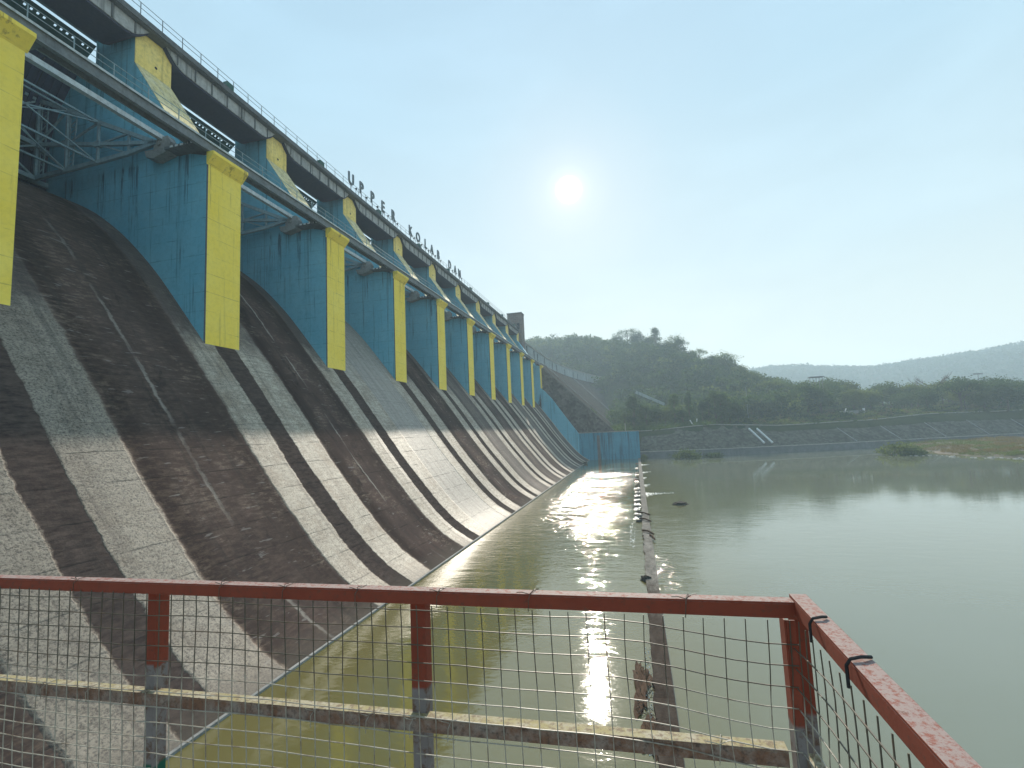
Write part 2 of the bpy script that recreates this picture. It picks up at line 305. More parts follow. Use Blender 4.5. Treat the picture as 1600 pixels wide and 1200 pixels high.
def water_mat():
    m, t, b = newmat('turbid_green_water')
    g = N(t, 'ShaderNodeNewGeometry'); s_ = N(t, 'ShaderNodeSeparateXYZ'); t.links.new(g.outputs['Position'], s_.inputs[0])
    mur = nz(t, pos(t), .05, 4)
    side = ramp(t, mth(t, 'DIVIDE', mth(t, 'ADD', s_.outputs[0], mth(t, 'MULTIPLY', mur, 1.5)), 20.0), [(0, 0), (.05, 0), (.5, 1), (1, 1)])
    t.links.new(mix(t, side, mix(t, mur, (.105, .092, .026), (.130, .114, .040)), mix(t, mur, (.135, .145, .10), (.155, .165, .118))), b.inputs['Base Color'])
    b.inputs['Roughness'].default_value = .03; b.inputs['IOR'].default_value = 1.8
    n1 = nz(t, pos(t, .8, 1.6, 1), 2.6, 3, .55, .3); n2 = nz(t, pos(t, .6, 1.3, 1), .75, 3, .5, .4); n3 = nz(t, pos(t), 9, 2, .5)
    # ripples are livelier by the far end of the stilling basin and beside the weir
    ym = ramp(t, mth(t, 'DIVIDE', s_.outputs[1], 200.0), [(0, .08), (.14, .11), (.2, .22), (.27, .32), (.35, .34), (.6, .23), (.68, .16), (.73, .10), (1, .08)])
    xm = ramp(t, mth(t, 'DIVIDE', mth(t, 'ADD', s_.outputs[0], 20), 100.0), [(0, .5), (.08, .95), (.19, 1), (.205, .8), (.24, .45), (.34, .2), (.6, .09), (1, .07)])
    pt = ramp(t, nz(t, pos(t), .07, 4), [(.35, .35), (.6, 1)])
    st = mth(t, 'MULTIPLY', mth(t, 'MULTIPLY', ym, xm), pt)
    h = mth(t, 'ADD', mth(t, 'ADD', mth(t, 'MULTIPLY', n1, .45), n2), mth(t, 'MULTIPLY', n3, .06))
    yr = ramp(t, mth(t, 'DIVIDE', s_.outputs[1], 200.0), [(0, 0), (.22, 0), (.32, .8), (.42, 1), (.62, .9), (.72, 0), (1, 0)])
    xr = ramp(t, mth(t, 'DIVIDE', mth(t, 'ADD', s_.outputs[0], 20), 40.0), [(0, 0), (.12, .2), (.22, 1), (.42, 1), (.485, .5), (.5, 0), (1, 0)])
    pr_ = ramp(t, nz(t, pos(t, .35, .8, 1), .5, 5, .7), [(.40, .25), (.56, 1)])
    gp1 = ramp(t, mth(t, 'DIVIDE', s_.outputs[1], 200.0), [(0, 0), (.155, 0), (.175, 1), (.20, .8), (.23, 0), (1, 0)])
    gx1 = ramp(t, mth(t, 'DIVIDE', mth(t, 'ADD', s_.outputs[0], 20), 40.0), [(0, 0), (.518, 0), (.521, 1), (.545, .8), (.61, 0), (1, 0)])
    rr_ = mth(t, 'MULTIPLY', mth(t, 'ADD', mth(t, 'MULTIPLY', yr, xr), mth(t, 'MULTIPLY', mth(t, 'MULTIPLY', gp1, gx1), .7)), pr_)
    t.links.new(mth(t, 'ADD', .03, mth(t, 'MULTIPLY', rr_, .07)), b.inputs['Roughness'])
    st = mth(t, 'ADD', st, mth(t, 'MULTIPLY', mth(t, 'MULTIPLY', gp1, gx1), .42))
    spot = ramp(t, nz(t, pos(t, .8, 1.3, 1), 1.3, 3, .6), [(.50, .30), (.64, 1)])
    lively = mth(t, 'ADD', mth(t, 'MULTIPLY', yr, xr), mth(t, 'MULTIPLY', gp1, gx1))
    st = mth(t, 'MULTIPLY', st, mth(t, 'ADD', 1.0, mth(t, 'MULTIPLY', lively, mth(t, 'SUBTRACT', spot, 1.0))))
    bn = bump(t, b, mth(t, 'MULTIPLY', h, st), 1.0, .24); return m
M['water'] = water_mat()

def ground_mat():
    m, t, b = newmat('hill_ground')
    big = nz(t, pos(t), .02, 6, .65); md = nz(t, pos(t), .25, 5, .7)
    c = mix(t, ramp(t, big, [(.35, 0), (.65, 1)]), (.030, .045, .020), (.065, .066, .032))
    c = mix(t, ramp(t, md, [(.45, 0), (.7, .8)]), c, (.022, .034, .016))
    t.links.new(c, b.inputs['Base Color']); b.inputs['Roughness'].default_value = .95; b.inputs['Specular IOR Level'].default_value = 0
    bump(t, b, md, .6, .4); return m
M['ground'] = ground_mat()
def leaf_mat(name, c1, c2, trans=.35):
    m, t, b = newmat(name); out = t.nodes['Material Output']
    oi = N(t, 'ShaderNodeObjectInfo')
    n = nz(t, pos(t), .35, 3)
    c = mix(t, ramp(t, mth(t, 'ADD', mth(t, 'MULTIPLY', n, .7), mth(t, 'MULTIPLY', oi.outputs['Random'], .5)), [(.35, 0), (.85, 1)]), c1, c2)
    t.links.new(c, b.inputs['Base Color']); b.inputs['Roughness'].default_value = .9; b.inputs['Specular IOR Level'].default_value = .05
    tr = N(t, 'ShaderNodeBsdfTranslucent'); t.links.new(mix(t, 1.0, c, (1.0, 1.1, .6), 'MULTIPLY'), tr.inputs[0])
    ms = N(t, 'ShaderNodeMixShader'); ms.inputs[0].default_value = trans
    t.links.new(b.outputs[0], ms.inputs[1]); t.links.new(tr.outputs[0], ms.inputs[2]); t.links.new(ms.outputs[0], out.inputs[0]); return m
M['leaf'] = leaf_mat('dark_foliage', (.020, .040, .018), (.075, .11, .035), .45)
M['leafl'] = leaf_mat('light_foliage', (.06, .085, .025), (.12, .14, .05), .45)
M['leafd'] = leaf_mat('deep_green_foliage', (.012, .024, .012), (.035, .055, .02), .2)
M['dry'] = leaf_mat('dry_reed_foliage', (.11, .085, .045), (.17, .13, .07))
M['reddry'] = leaf_mat('russet_grass', (.15, .085, .05), (.17, .13, .06))
M['bark'] = weather('bark', (.07, .055, .04), (.03, .025, .02), (.12, .10, .08), .4, .9)

# ------------------------------------------------------------ haze (real air, one closed box; the sky is outside it)
hb = MB().box(-1500, 2300, -350, 2900, -20, 175)
hm_ = bpy.data.materials.new('haze_air'); hm_.use_nodes = True; t = hm_.node_tree; t.nodes.clear()
ho = N(t, 'ShaderNodeOutputMaterial'); pv = N(t, 'ShaderNodeVolumePrincipled')
pv.inputs['Color'].default_value = (.66, .86, 1.0, 1); pv.inputs['Density'].default_value = .0006; pv.inputs['Anisotropy'].default_value = .15
t.links.new(pv.outputs[0], ho.inputs['Volume'])
tag(hb.build('haze', hm_), kind='stuff')

# ------------------------------------------------------------ spillway face
Y0, SP, PW = 30.337, 15.5, 3.374
Yk = lambda k: Y0 + SP*k
YN, YF = Yk(-2), Yk(9)
PROF = [(-60, 10), (-57, 19.5), (-53.5, 21.9), (-50, 22.4), (-47, 21.95), (-43.93, 20.48), (-41.88, 19.09), (-40.09, 17.65), (-38.33, 15.95), (-36.62, 14.11), (-35.15, 12.3),
        (-33.4, 10.05), (-31.69, 7.85), (-29.8, 5.35), (-27.88, 2.7), (-24.85, -1.55), (-22.2, -4.9), (-20.05, -7.4), (-18.1, -9.15), (-16.13, -10.36)]
def catmull(P, n):
    out = []
    for i in range(len(P)-1):
        p0 = P[max(i-1, 0)]; p1 = P[i]; p2 = P[i+1]; p3 = P[min(i+2, len(P)-1)]
        for k in range(n):
            u = k/n
            out.append(tuple(.5*((2*p1[j]) + (-p0[j]+p2[j])*u + (2*p0[j]-5*p1[j]+4*p2[j]-p3[j])*u*u + (-p0[j]+3*p1[j]-3*p2[j]+p3[j])*u**3) for j in (0, 1)))
    out.append(P[-1]); return out
pr = catmull(PROF, 4)
mb = MB(); ys = [1.9 + i*(YF+.5-1.9)/130 for i in range(131)]
for (x, z) in pr: mb.v += [(x, yy, z) for yy in ys]
n = len(ys)
for i in range(len(pr)-1):
    for j in range(n-1): mb.f.append((i*n+j, i*n+j+1, (i+1)*n+j+1, (i+1)*n+j)); mb.mi.append(0)
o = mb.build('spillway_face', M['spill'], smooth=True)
MB().box(-16.129, -15.98, 1.9, YF, -12.5, -10.30).build('lip', M['conc'], o)
o.name = 'spillway'; tag(o, 'long curved concrete spillway face striped with brown and grey water stains', 'spillway')

# ------------------------------------------------------------ piers
PB = [(-56, 12), (-56, 35.9), (-44.0, 36.25), (-39.62, 36.25), (-39.62, 33.05), (-33.35, 23.55), (-31.73, 23.1), (-31.73, 7.0), (-33.5, 9.2), (-38, 15), (-46, 20)]
PB = [(-55, 12), (-55, 34.0), (-44.0, 34.0), (-44.0, 36.25), (-39.62, 36.25), (-39.62, 33.05), (-33.35, 23.55), (-31.73, 23.1), (-31.73, 6.6), (-34, 6.6)]
def make_pier():
    r = empty('spillway_pier')
    MB().prismY(PB, 0, PW).build('wall', M['blue'], r)
    # yellow front plaster, 4 cm proud
    MB().box(-31.728, -31.69, .052, PW+.01, 7.0, 22.35).build('front_face', M['yellow'], r)
    MB().box(-31.80, -31.695, -.012, .05, 7.0, 22.35).build('edge_joint', M['deckc'], r)
    c = MB().prismY([(-31.728, 22.352), (-31.688, 22.352), (-31.05, 23.12), (-31.05, 23.36), (-31.728, 23.36)], -.12, PW+.12)
    c.build('cap', M['yellow'], r)
    d = Vector((-33.35+39.62, 0, 23.55-33.05)).normalized(); nn = Vector((-d.z, 0, d.x)); nn = nn if nn.x > 0 else -nn
    a = Vector((-39.62, 0, 33.05)); b2 = Vector((-33.35, 0, 23.55)); e = nn*.035
    u = MB()
    u.prismY([(-39.618, 36.24), (-39.585, 36.24), (-39.585, 33.06), (-39.618, 33.05)], -.008, PW+.008)
    u.build('upper_face', M['yellow2'], r)
    u = MB().prismY([(a.x+.003, a.z), (a.x+.037, a.z+.005), (b2.x+e.x, b2.z+e.z), (b2.x+.003, b2.z)], -.008, PW+.008)
    MB().box(-34.5, -31.765, -.012, PW+.012, 23.57, 24.04).build('ledge', M['deckc'], r)
    u.build('sloping_face', M['pale'], r)
    # drain hole
    h = MB().tube([(-39.60, 1.9, 33.9), (-39.573, 1.9, 33.9)], .13, 12); h.build('drain_hole', M['black'], r)
    # concrete corbel and trunnion block on both flanks
    for s, y in ((-1, 0), (1, PW)):
        k = MB()
        y0, y1 = (-.9, -.002) if s < 0 else (PW+.002, PW+.9)
        k.prismY([(-37.1, 23.98), (-34.6, 23.9), (-34.8, 23.55), (-36.2, 23.2), (-36.9, 23.4)], y0, y1)
        k.build('corbel', M['conc'], r, bevel=.03)
        y0, y1 = (-.62, -.003) if s < 0 else (PW+.003, PW+.62)
        k = MB(); k.prismY([(-36.5, 24.0), (-35.0, 23.92), (-34.75, 24.5), (-35.1, 25.1), (-36.1, 25.05), (-36.5, 24.6)], y0, y1)
        k.tube([(-35.9, y0-.13 if s < 0 else y0, 24.6), (-35.9, y1 if s < 0 else y1+.13, 24.6)], .24, 14)
        k.tube([(-35.9, y0-.16 if s < 0 else y0, 24.6), (-35.9, y1 if s < 0 else y1+.16, 24.6)], .11, 10)
        k.build('trunnion_block', M['conc'], r)
    # bearing ledge under the walkway, open slots along its edge
    for y0, y1 in ((-1.05, -.004), (PW+.004, PW+1.05)):
        MB().box(-34.9, -31.76, y0, y1, 23.60, 23.82).build('ledge', M['deckc'], r)
    for x in (-34.3, -33.8, -33.3, -32.8, -32.3): MB().box(x, x+.26, -1.09, -1.052, 23.64, 23.78).build('ledge_slot', M['white'], r)
    return r
M['yellow2'] = weather('faded_yellow_paint', (.88, .66, .18), (.25, .19, .08), (.92, .72, .26), .8, .75, .5, 0, .3, cut=(.52, .66))
pier = make_pier()
PL = ['tall blue pier with yellow front cut off by the left edge of the photo', 'blue pier with yellow front, nearest of those seen whole', 'blue pier with yellow front, second of those seen whole, behind the nearest one']
for i, k in enumerate(range(-1, 9)):
    o = pier if i == 0 else copy_tree(pier)
    o.location = (0, Yk(k), 0)
    lab = PL[i] if i < 3 else ('blue pier with narrow-looking yellow front, %s from the camera along the spillway' % ORD[i] if i < 9 else 'last free-standing blue and yellow pier before the blue river wall')
    tag(o, lab, 'pier', 'piers between the spillway bays')

# far abutment with training wall and river wall
ab = empty('river_wall', (0, YF, 0))
MB().prismY([(x, z) for x, z in PB if z > 20] + [(-31.73, 13.5), (-34, 6.6), (-55, 6.6)], 0, PW).build('abutment', M['blue'], ab)
MB().box(-31.728, -31.69, -.01, PW+.01, 15.2, 22.35).build('front_face', M['yellow'], ab)
MB().prismY([(-31.728, 22.352), (-31.688, 22.352), (-31.05, 23.12), (-31.05, 23.36), (-31.728, 23.36)], -.12, PW+.12).build('cap', M['yellow'], ab)
MB().prismY([(-39.618, 36.24), (-39.585, 36.24), (-39.585, 33.06), (-39.618, 33.05)], -.008, PW+.008).build('upper_face', M['yellow2'], ab)
MB().prismY([(-31.725, 15.2), (-30.4, 14.0), (-28.1, 11.4), (-24.3, 5.8), (-21.8, 2.2), (-19.3, -1.3), (-19.3, -13), (-31.725, -13)], 0, 1.1).build('sloping_wall', M['blue'], ab)
MB().prismY([(-19.29, -1.3), (.76, -1.12), (.76, -13), (-19.29, -13)], -.004, 1.0).build('wall', M['wallb'], ab)
MB().box(-19.3, .84, -.08, 1.08, -1.29, -1.02).build('coping', M['conc'], ab)
MB().box(-13.2, -12.2, -.25, -.006, -13, -2.2).build('buttress', M['deckc'], ab)
ab.location.z = 0
tag(ab, 'blue painted river wall stained with dark streaks at the far end of the spillway', 'wall')

# near training wall with the viewing platform the camera stands on
nw = empty('viewing_platform', (0, 0, 0))
MB().prismY([(-31.7, 15), (-28.1, 11.4), (-24.3, 5.8), (-19.3, -1.76), (1.2, -1.76), (1.2, -13), (-31.7, -13)], -1.3, 1.95).build('wall', M['wallb'], nw)
MB().box(-19.2, 1.25, -1.35, 2.0, -1.755, -1.68).build('floor_slab', M['conc'], nw)
tag(nw, 'concrete platform on the near river wall behind the rusty railing', 'platform')

# ------------------------------------------------------------ radial gates
TRN = Vector((-35.9, 0, 24.75)); GR = 13.3
def gp(a, r=GR): return Vector((TRN.x - r*math.cos(a), 0, TRN.z + r*math.sin(a)))
def make_gate():
    """bay from y=0 (pier far face) to y=L"""
    L = SP - PW; r = empty('radial_gate')
    a0, a1 = R(-10.5), R(53.5); NA = 16; V = MB()
    for w0, w1, th in ((.008, L-.008, .03),):
        pts = [a0 + (a1-.10-a0)*i/NA for i in range(NA+1)]
        prof = [(gp(a).x, gp(a).z) for a in pts] + [(gp(a, GR+th).x, gp(a, GR+th).z) for a in reversed(pts)]
        V.prismY(prof, w0, w1)
    V.build('skin_plate', M['gate'], r)
    V = MB(); y = .35
    while y < L-.2:
        for i in range(12):
            p, q_ = gp(a0+(a1-.1-a0)*i/12, GR-.14), gp(a0+(a1-.1-a0)*(i+1)/12, GR-.14)
            V.bar((p.x, y, p.z), (q_.x, y, q_.z), .10, .26, up=(0, 1, 0))
        y += .56
    V.build('ribs', M['gate'], r)
    # top strip with light holes
    V = MB(); pA, pB = gp(a1-.10), gp(a1)
    def strip(y0, y1, f0, f1):
        p, q_ = pA.lerp(pB, f0), pA.lerp(pB, f1)
        V.add([(p.x, y0, p.z), (p.x, y1, p.z), (q_.x, y1, q_.z), (q_.x, y0, q_.z), (p.x-.04, y0, p.z-.02), (p.x-.04, y1, p.z-.02), (q_.x-.04, y1, q_.z-.02), (q_.x-.04, y0, q_.z-.02)],
              [(0,1,2,3), (7,6,5,4), (0,4,5,1), (1,5,6,2), (2,6,7,3), (3,7,4,0)])
    strip(.06, L-.12, 0, .52); strip(.06, L-.12, .68, 1)
    y = .06; k = 0
    while y < L-.6:
        wd = .27 if k % 4 else .60
        strip(y, y+wd, .521, .679); y += wd+.17; k += 1
    strip(L-.5, L-.12, .521, .679)
    V.build('top_screen', M['gatetop'], r)
    # arm frames, one near each end of the bay
    nd = {}
    for name, x, zt, zm, zb in (('a', -48.1, 30.3, 26.25, 23.25), ('b', -45.05, 28.95, 25.9, 23.55), ('c', -41.9, 27.35, 25.4, 23.85), ('d', -38.9, 25.95, 25.05, 24.2)):
        nd[name] = (Vector((x, 0, zt)), Vector((x, 0, zm)), Vector((x, 0, zb)))
    T = Vector((-36.3, 0, 24.75))
    for side, yb, yt in (('n', 1.5, .55), ('f', L-1.5, L-.55)):
        V = MB()
        def P(v): f = (v.x-T.x)/(-48.1-T.x); return Vector((v.x, yt+(yb-yt)*f, v.z))
        ch = [nd[c] for c in 'abcd']
        for j, wd in ((0, .34), (1, .30), (2, .34)):
            prev = P(T)
            for c in reversed(ch): V.bar(prev, P(c[j]), .26, wd); prev = P(c[j])
        for i, c in enumerate(ch):
            V.bar(P(c[0]), P(c[1]), .17); V.bar(P(c[1]), P(c[2]), .17)
            if i < 3:
                nx = ch[i+1]
                V.bar(P(c[1]), P(nx[0]), .13); V.bar(P(c[1]), P(nx[2]), .13)
            g = P(c[1]); gs = .42-.06*i; V.box(g.x-gs, g.x+gs, g.y-.16, g.y+.16, g.z-gs*.8, g.z+gs*.8)
        for j in range(3):
            p = P(nd['a'][j]); V.bar(p, (gp(0, GR-.3).x if j == 1 else p.x-(.9 if j == 0 else .55), p.y, p.z+(.5 if j == 0 else (-.1))), .26, .34)
        V.build('arm', M['steel'], r)
    # cross frame between the two arms
    V = MB()
    zs = [nd['a'][j].z for j in range(3)]; x = -48.1; ym = L/2
    for z in zs: V.bar((x, 1.5, z), (x, L-1.5, z), .30, .36); V.bar((x-.5, .3, z), (x-.5, L-.3, z), .25, .4)
    yy = [1.5, 1.5+(L-3)/2, L-1.5]
    for i in range(2):
        for z0, z1 in ((zs[0], zs[1]), (zs[1], zs[2])):
            V.bar((x, yy[i], z0), (x, yy[i+1], z1), .14); V.bar((x+.02, yy[i], z1), (x+.02, yy[i+1], z0), .14)
    for y_ in yy: V.bar((x, y_, zs[0]), (x, y_, zs[2]), .2)
    for c in 'bc':
        for j in (0, 2): V.bar((nd[c][j].x, 1.1, nd[c][j].z), (nd[c][j].x, L-1.1, nd[c][j].z), .14)
        V.bar((nd[c][0].x, 1.1, nd[c][0].z), (nd[c][2].x, L-1.1, nd[c][2].z), .09)
        V.bar((nd[c][2].x, 1.1, nd[c][2].z), (nd[c][0].x, L-1.1, nd[c][0].z), .09)
    V.build('cross_frame', M['steel'], r)
    # lattice posts
    for c, yb in (('a', 1.5), ('b', 1.3)):
        for y_ in (yb, L-yb):
            V = MB(); a, b_ = nd[c][0], nd[c][2]
            for dx in (-.0, .75): V.bar((a.x+dx, y_+.25, a.z-.2), (b_.x+dx*.6, y_+.25, b_.z+.1), .09)
            k = 14
            for i in range(k):
                f0, f1 = i/k, (i+1)/k; z0 = a.z-.2+(b_.z-a.z+.3)*f0; z1 = a.z-.2+(b_.z-a.z+.3)*f1
                e0, e1 = (0, .75*(1-.4*f1)) if i % 2 else (.75*(1-.4*f0), 0)
                V.bar((a.x+e0, y_+.25, z0), (a.x+e1, y_+.25, z1), .05)
            V.build('lattice_post', M['steel'], r)
    # tie girder between the trunnions, hoist rope guide
    MB().box(-35.05-.95, -35.05-.55, .01, L-.01, 24.86, 25.24).build('tie_girder', M['steell'], r)
    for y_ in (2.2, L-2.2): MB().tube([(-47.5, y_, 30.9), (-45.6, y_, 34.0)], .04, 6).build('hoist_rope', M['black'], r)
    for y_ in (1.7, L-1.7): MB().tube([(-35.6, y_*.3+.2, 25.6), (-41.5, y_*.6, 28.6)], .035, 6).build('hoist_rope', M['black'], r)
    return r
gate = make_gate()
gate.location = (0, Yk(-1)+PW, 0)
for i, k in enumerate(range(-1, 9)):
    o = gate if i == 0 else copy_tree(gate)
    o.location = (0, Yk(k)+PW, 0)
    lab = 'large steel gate on lattice arms in the nearest bay, left edge of the photo' if i == 0 else 'steel spillway gate in the bay just beyond the %s pier from the camera' % ORD[i]
    tag(o, lab, 'sluice gate', 'radial gates of the spillway')

# ------------------------------------------------------------ walkway spans in front of the gates
def make_walk():
    r = empty('walkway_span'); L = SP
    g = MB(); g.box(-31.62, -31.50, .0, L-.02, 23.42, 24.05)
    g.box(-31.75, -31.36, .0, L-.02, 24.052, 24.16); g.box(-31.70, -31.40, PW+.2, L-.2, 23.34, 23.418)
    g.box(-32.72, -32.60, .0, L-.02, 23.62, 24.05)
    g.build('girder', M['steelm'], r)
    MB().box(-32.9, -31.40, .0, L-.02, 24.162, 24.20).build('floor_plate', M['conc'], r)
    MB().box(-31.358, -31.345, .0, L-.02, 24.03, 24.19).build('edge_strip', M['steell'], r)
    y = .9
    while y < L:
        for x in (-31.45, -32.85): MB().bar((x, y, 24.2), (x, y, 25.12), .05).build('post', M['steel'], r)
        y += 2.35

    for x in (-31.45, -32.85):
        h = MB()
        for z in (25.10, 24.66): h.tube([(x, 0, z), (x, L-.02, z)], .024, 6)
        h.build('handrail', M['steel'], r)
    for y in (.5, 1.2, 1.9, 2.6): MB().box(-32.6, -31.62, y, y+.28, 23.40, 23.63).build('bearing', M['white'], r)
    return r
M['steelm'] = weather('grey_steel_girder', (.15, .17, .18), (.05, .05, .05), (.22, .24, .25), .5, .55, .8, 0, .1)
wk = make_walk()
for i, k in enumerate(range(-1, 9)):
    o = wk if i == 0 else copy_tree(wk)
    o.location = (0, Yk(k), 0)
    tag(o, ('steel walkway with pale handrails crossing the nearest bay' if i == 0 else 'steel walkway span reaching out from the %s pier from the camera' % ORD[i]), 'walkway', 'service walkway spans along the piers')

# ------------------------------------------------------------ road bridge spans
def make_bridge():
    r = empty('bridge_span'); L = SP
    g = MB(); zb, zt = 34.9, 36.34; n = 14
    def soff(y):
        d0, d1 = y-(PW-.9), (L+.9)-y
        d = min(d0, d1); return zb + (zt-.1-zb)*(1-min(1, max(0, d/1.9)))**1.7
    ys = [PW-.85 + (L+.85-PW+.85)*i/n for i in range(n+1)]; ys = sorted(set(ys + [PW-.4, PW, PW+.5, L-.5, L, L+.4]))
    X0, X1 = -42.55, -39.25
    vs = []
    for y in ys: vs += [(X0, y, soff(y)), (X1, y, soff(y)), (X1, y, zt-.002), (X0, y, zt-.002)]
    fs = []
    for i in range(len(ys)-1):
        a = i*4
        for j in range(4): fs.append((a+j, a+(j+1) % 4, a+4+(j+1) % 4, a+4+j))
    fs += [(3,2,1,0), tuple(len(vs)-4+k for k in range(4))]
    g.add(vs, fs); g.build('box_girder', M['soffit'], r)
    MB().box(-44.6, -38.75, .01, L-.01, 36.345, 36.62).build('deck_slab', M['deckc'], r)
    # pale outer web with stiffener brackets
    b = MB(); y = ys[0]
    vs = []; 
    for y in ys: vs += [(X1+.003, y, soff(y)+.18), (X1+.10, y, soff(y)+.18), (X1+.10, y, zt-.01), (X1+.003, y, zt-.01)]
    b.add(vs, fs); b.build('outer_web', M['bandc'], r)
    for i in range(7):
        y = PW+.2 + i*1.92
        bb = MB().box(X1+.101, X1+.2, y-.05, y+.05, soff(y)+.19, 36.335)
        bb.build('bracket', M['deckc'], r)
    MB().box(-38.748, -38.62, .01, L-.01, 36.42, 36.93).build('parapet', M['deckc'], r)
    return r
br = make_bridge()
for i, k in enumerate(range(-1, 9)):
    o = br if i == 0 else copy_tree(br)
    o.location = (0, Yk(k), 0)
    tag(o, ('road bridge span at the top left corner, from the nearest pier' if i == 0 else 'concrete road bridge span starting on the %s pier from the camera' % ORD[i]), 'bridge span', 'road bridge spans over the piers')
# deck railing
dr = empty('bridge_railing', (-38.68, 0, 36.95)); pm = None; y = 12.0; n = 0
while y < 176:
    if pm is None: pm = MB().bar((0, 0, 0), (0, 0, 1.12), .05).build('post', M['steelm'], dr); c = pm
    else: c = pm.copy(); C.objects.link(c); c.parent = dr
    c.location = (0, y, 0); y += 2.0; n += 1
for z in (1.12, .62): MB().tube([(0, 11.8, z), (0, 176, z)], .026, 6).build('rail', M['steelm'], dr)
tag(dr, 'thin metal railing along the outer edge of the road bridge', 'railing')
# letters
LT = [('U', 62.1), ('P', 64.95), ('P', 68.2), ('E', 71.6), ('R', 75.2), ('K', 82.0), ('O', 85.3), ('L', 88.9), ('A', 92.0), ('B', 95.4), ('D', 102.1), ('A', 105.6), ('M', 108.5)]
LD = ['letter U, first of the dam name', 'first letter P, next to the U', 'second letter P, next to the E', 'letter E between the second P and the R', 'letter R ending the first word', 'letter K starting the middle word', 'letter O of the middle word',
      'letter L of the middle word', 'letter A between L and B', 'letter B ending the middle word', 'letter D starting the last word', 'letter A between D and M', 'letter M, last of the dam name']
for (ch, y), ld in zip(LT, LD):
    cu = bpy.data.curves.new('letter', 'FONT'); cu.body = ch; cu.size = 2.55; cu.extrude = .09; cu.offset = .05; cu.align_x = 'CENTER'; cu.resolution_u = 4
    to = bpy.data.objects.new('tmp', cu); C.objects.link(to); dg = bpy.context.evaluated_depsgraph_get()
    me = bpy.data.meshes.new_from_object(to.evaluated_get(dg)); bpy.data.objects.remove(to); me.name = 'letter'
    me.materials.clear(); me.materials.append(M['letter'])
    r = empty('sign_letter', (-38.7, y, 36.95))
    lo = bpy.data.objects.new('letter', me); C.objects.link(lo); lo.parent = r
    # text x -> world +Y, text y -> +Z, face +X; narrow
    lo.matrix_local = Matrix(((0, 0, 1, 0), (.88, 0, 0, 0), (0, 1, 0, .85), (0, 0, 0, 1)))
    p = MB(); p.bar((-.05, 0, 0), (-.05, 0, .95), .09)
    if ch in 'RKAM': p.bar((-.05, 0, .9), (-.05, .35, 1.0), .08)
    p.build('pole', M['letter'], r)
    tag(r, 'grey sheet metal ' + ld + ', on the bridge edge', 'letter', 'letters of the dam name')
fl0 = None
for i, y in enumerate([63.6, 66.6, 69.9, 73.5, 76.9, 83.7, 87.2, 90.6, 93.8, 97.0, 104.0, 110.2]):
    if fl0 is None:
        fl0 = empty('floodlight'); MB().bar((0, 0, 0), (0, 0, .9), .05).build('pole', M['black'], fl0)
        MB().tube([(-.12, 0, 1.0), (-.03, 0, .97), (.12, 0, .92)], [.06, .13, .18], 10).build('lamp_head', M['black'], fl0); o = fl0
    else: o = copy_tree(fl0)
    o.location = (-38.85, y, 36.93)
    MBp = None
    nb = ['between U and the first P', 'between the two letters P', 'between the second P and E', 'between E and R', 'just past the R', 'between K and O', 'between O and L', 'between L and A', 'between A and B', 'just past the B', 'between D and A of the last word', 'just past the M'][i]
    tag(o, 'small dark floodlight on a short pole ' + nb, 'floodlight', 'floodlights between the letters')
cb0 = None
for i in range(9):
    if cb0 is None:
        cb0 = MB().box(-.35, .2, -.45, .45, 0, .62).build('junction_box', M['green'], bevel=.03); o = cb0
    else: o = cb0.copy(); C.objects.link(o)
    o.location = (-38.85, 39.6+15.5*i, 36.95)
    tag(o, 'green metal box on the bridge parapet above the %s open bay from the camera' % ORD[i+1], 'junction box', 'boxes on the bridge parapet')

# tower at the end of the crest
def brick_mat():
    m, t, b = newmat('red_brown_block_masonry')
    br_ = N(t, 'ShaderNodeTexBrick'); br_.inputs['Scale'].default_value = 1; br_.inputs['Brick Width'].default_value = 1.5; br_.inputs['Row Height'].default_value = .7; br_.inputs['Mortar Size'].default_value = .03
    br_.inputs['Color1'].default_value = (.17, .115, .10, 1); br_.inputs['Color2'].default_value = (.12, .095, .09, 1); br_.inputs['Mortar'].default_value = (.26, .24, .22, 1)
    g = N(t, 'ShaderNodeNewGeometry'); s_ = N(t, 'ShaderNodeSeparateXYZ'); cb = N(t, 'ShaderNodeCombineXYZ'); t.links.new(g.outputs['Position'], s_.inputs[0])
    t.links.new(mth(t, 'ADD', s_.outputs[0], s_.outputs[1]), cb.inputs[0]); t.links.new(s_.outputs[2], cb.inputs[1]); t.links.new(cb.outputs[0], br_.inputs['Vector'])
    c = mix(t, ramp(t, nz(t, pos(t), .8, 4), [(.4, 0), (.7, .6)]), br_.outputs[0], (.20, .18, .17))
    t.links.new(c, b.inputs['Base Color']); b.inputs['Roughness'].default_value = .9; return m
M['brick'] = brick_mat()
tw = empty('crest_tower', (-41, 175.5, 0))
MB().box(-2.8, 2.6, -1.8, 2.5, 30, 43.9).build('walls', M['brick'], tw)
MB().box(-2.95, 2.75, -1.95, 2.65, 43.902, 44.25).build('roof_slab', M['deckc'], tw)
MB().box(.8, 1.8, -1.83, -1.802, 38.0, 40.2).build('window', M['black'], tw)
tag(tw, 'square brown masonry tower at the far end of the dam crest', 'tower')

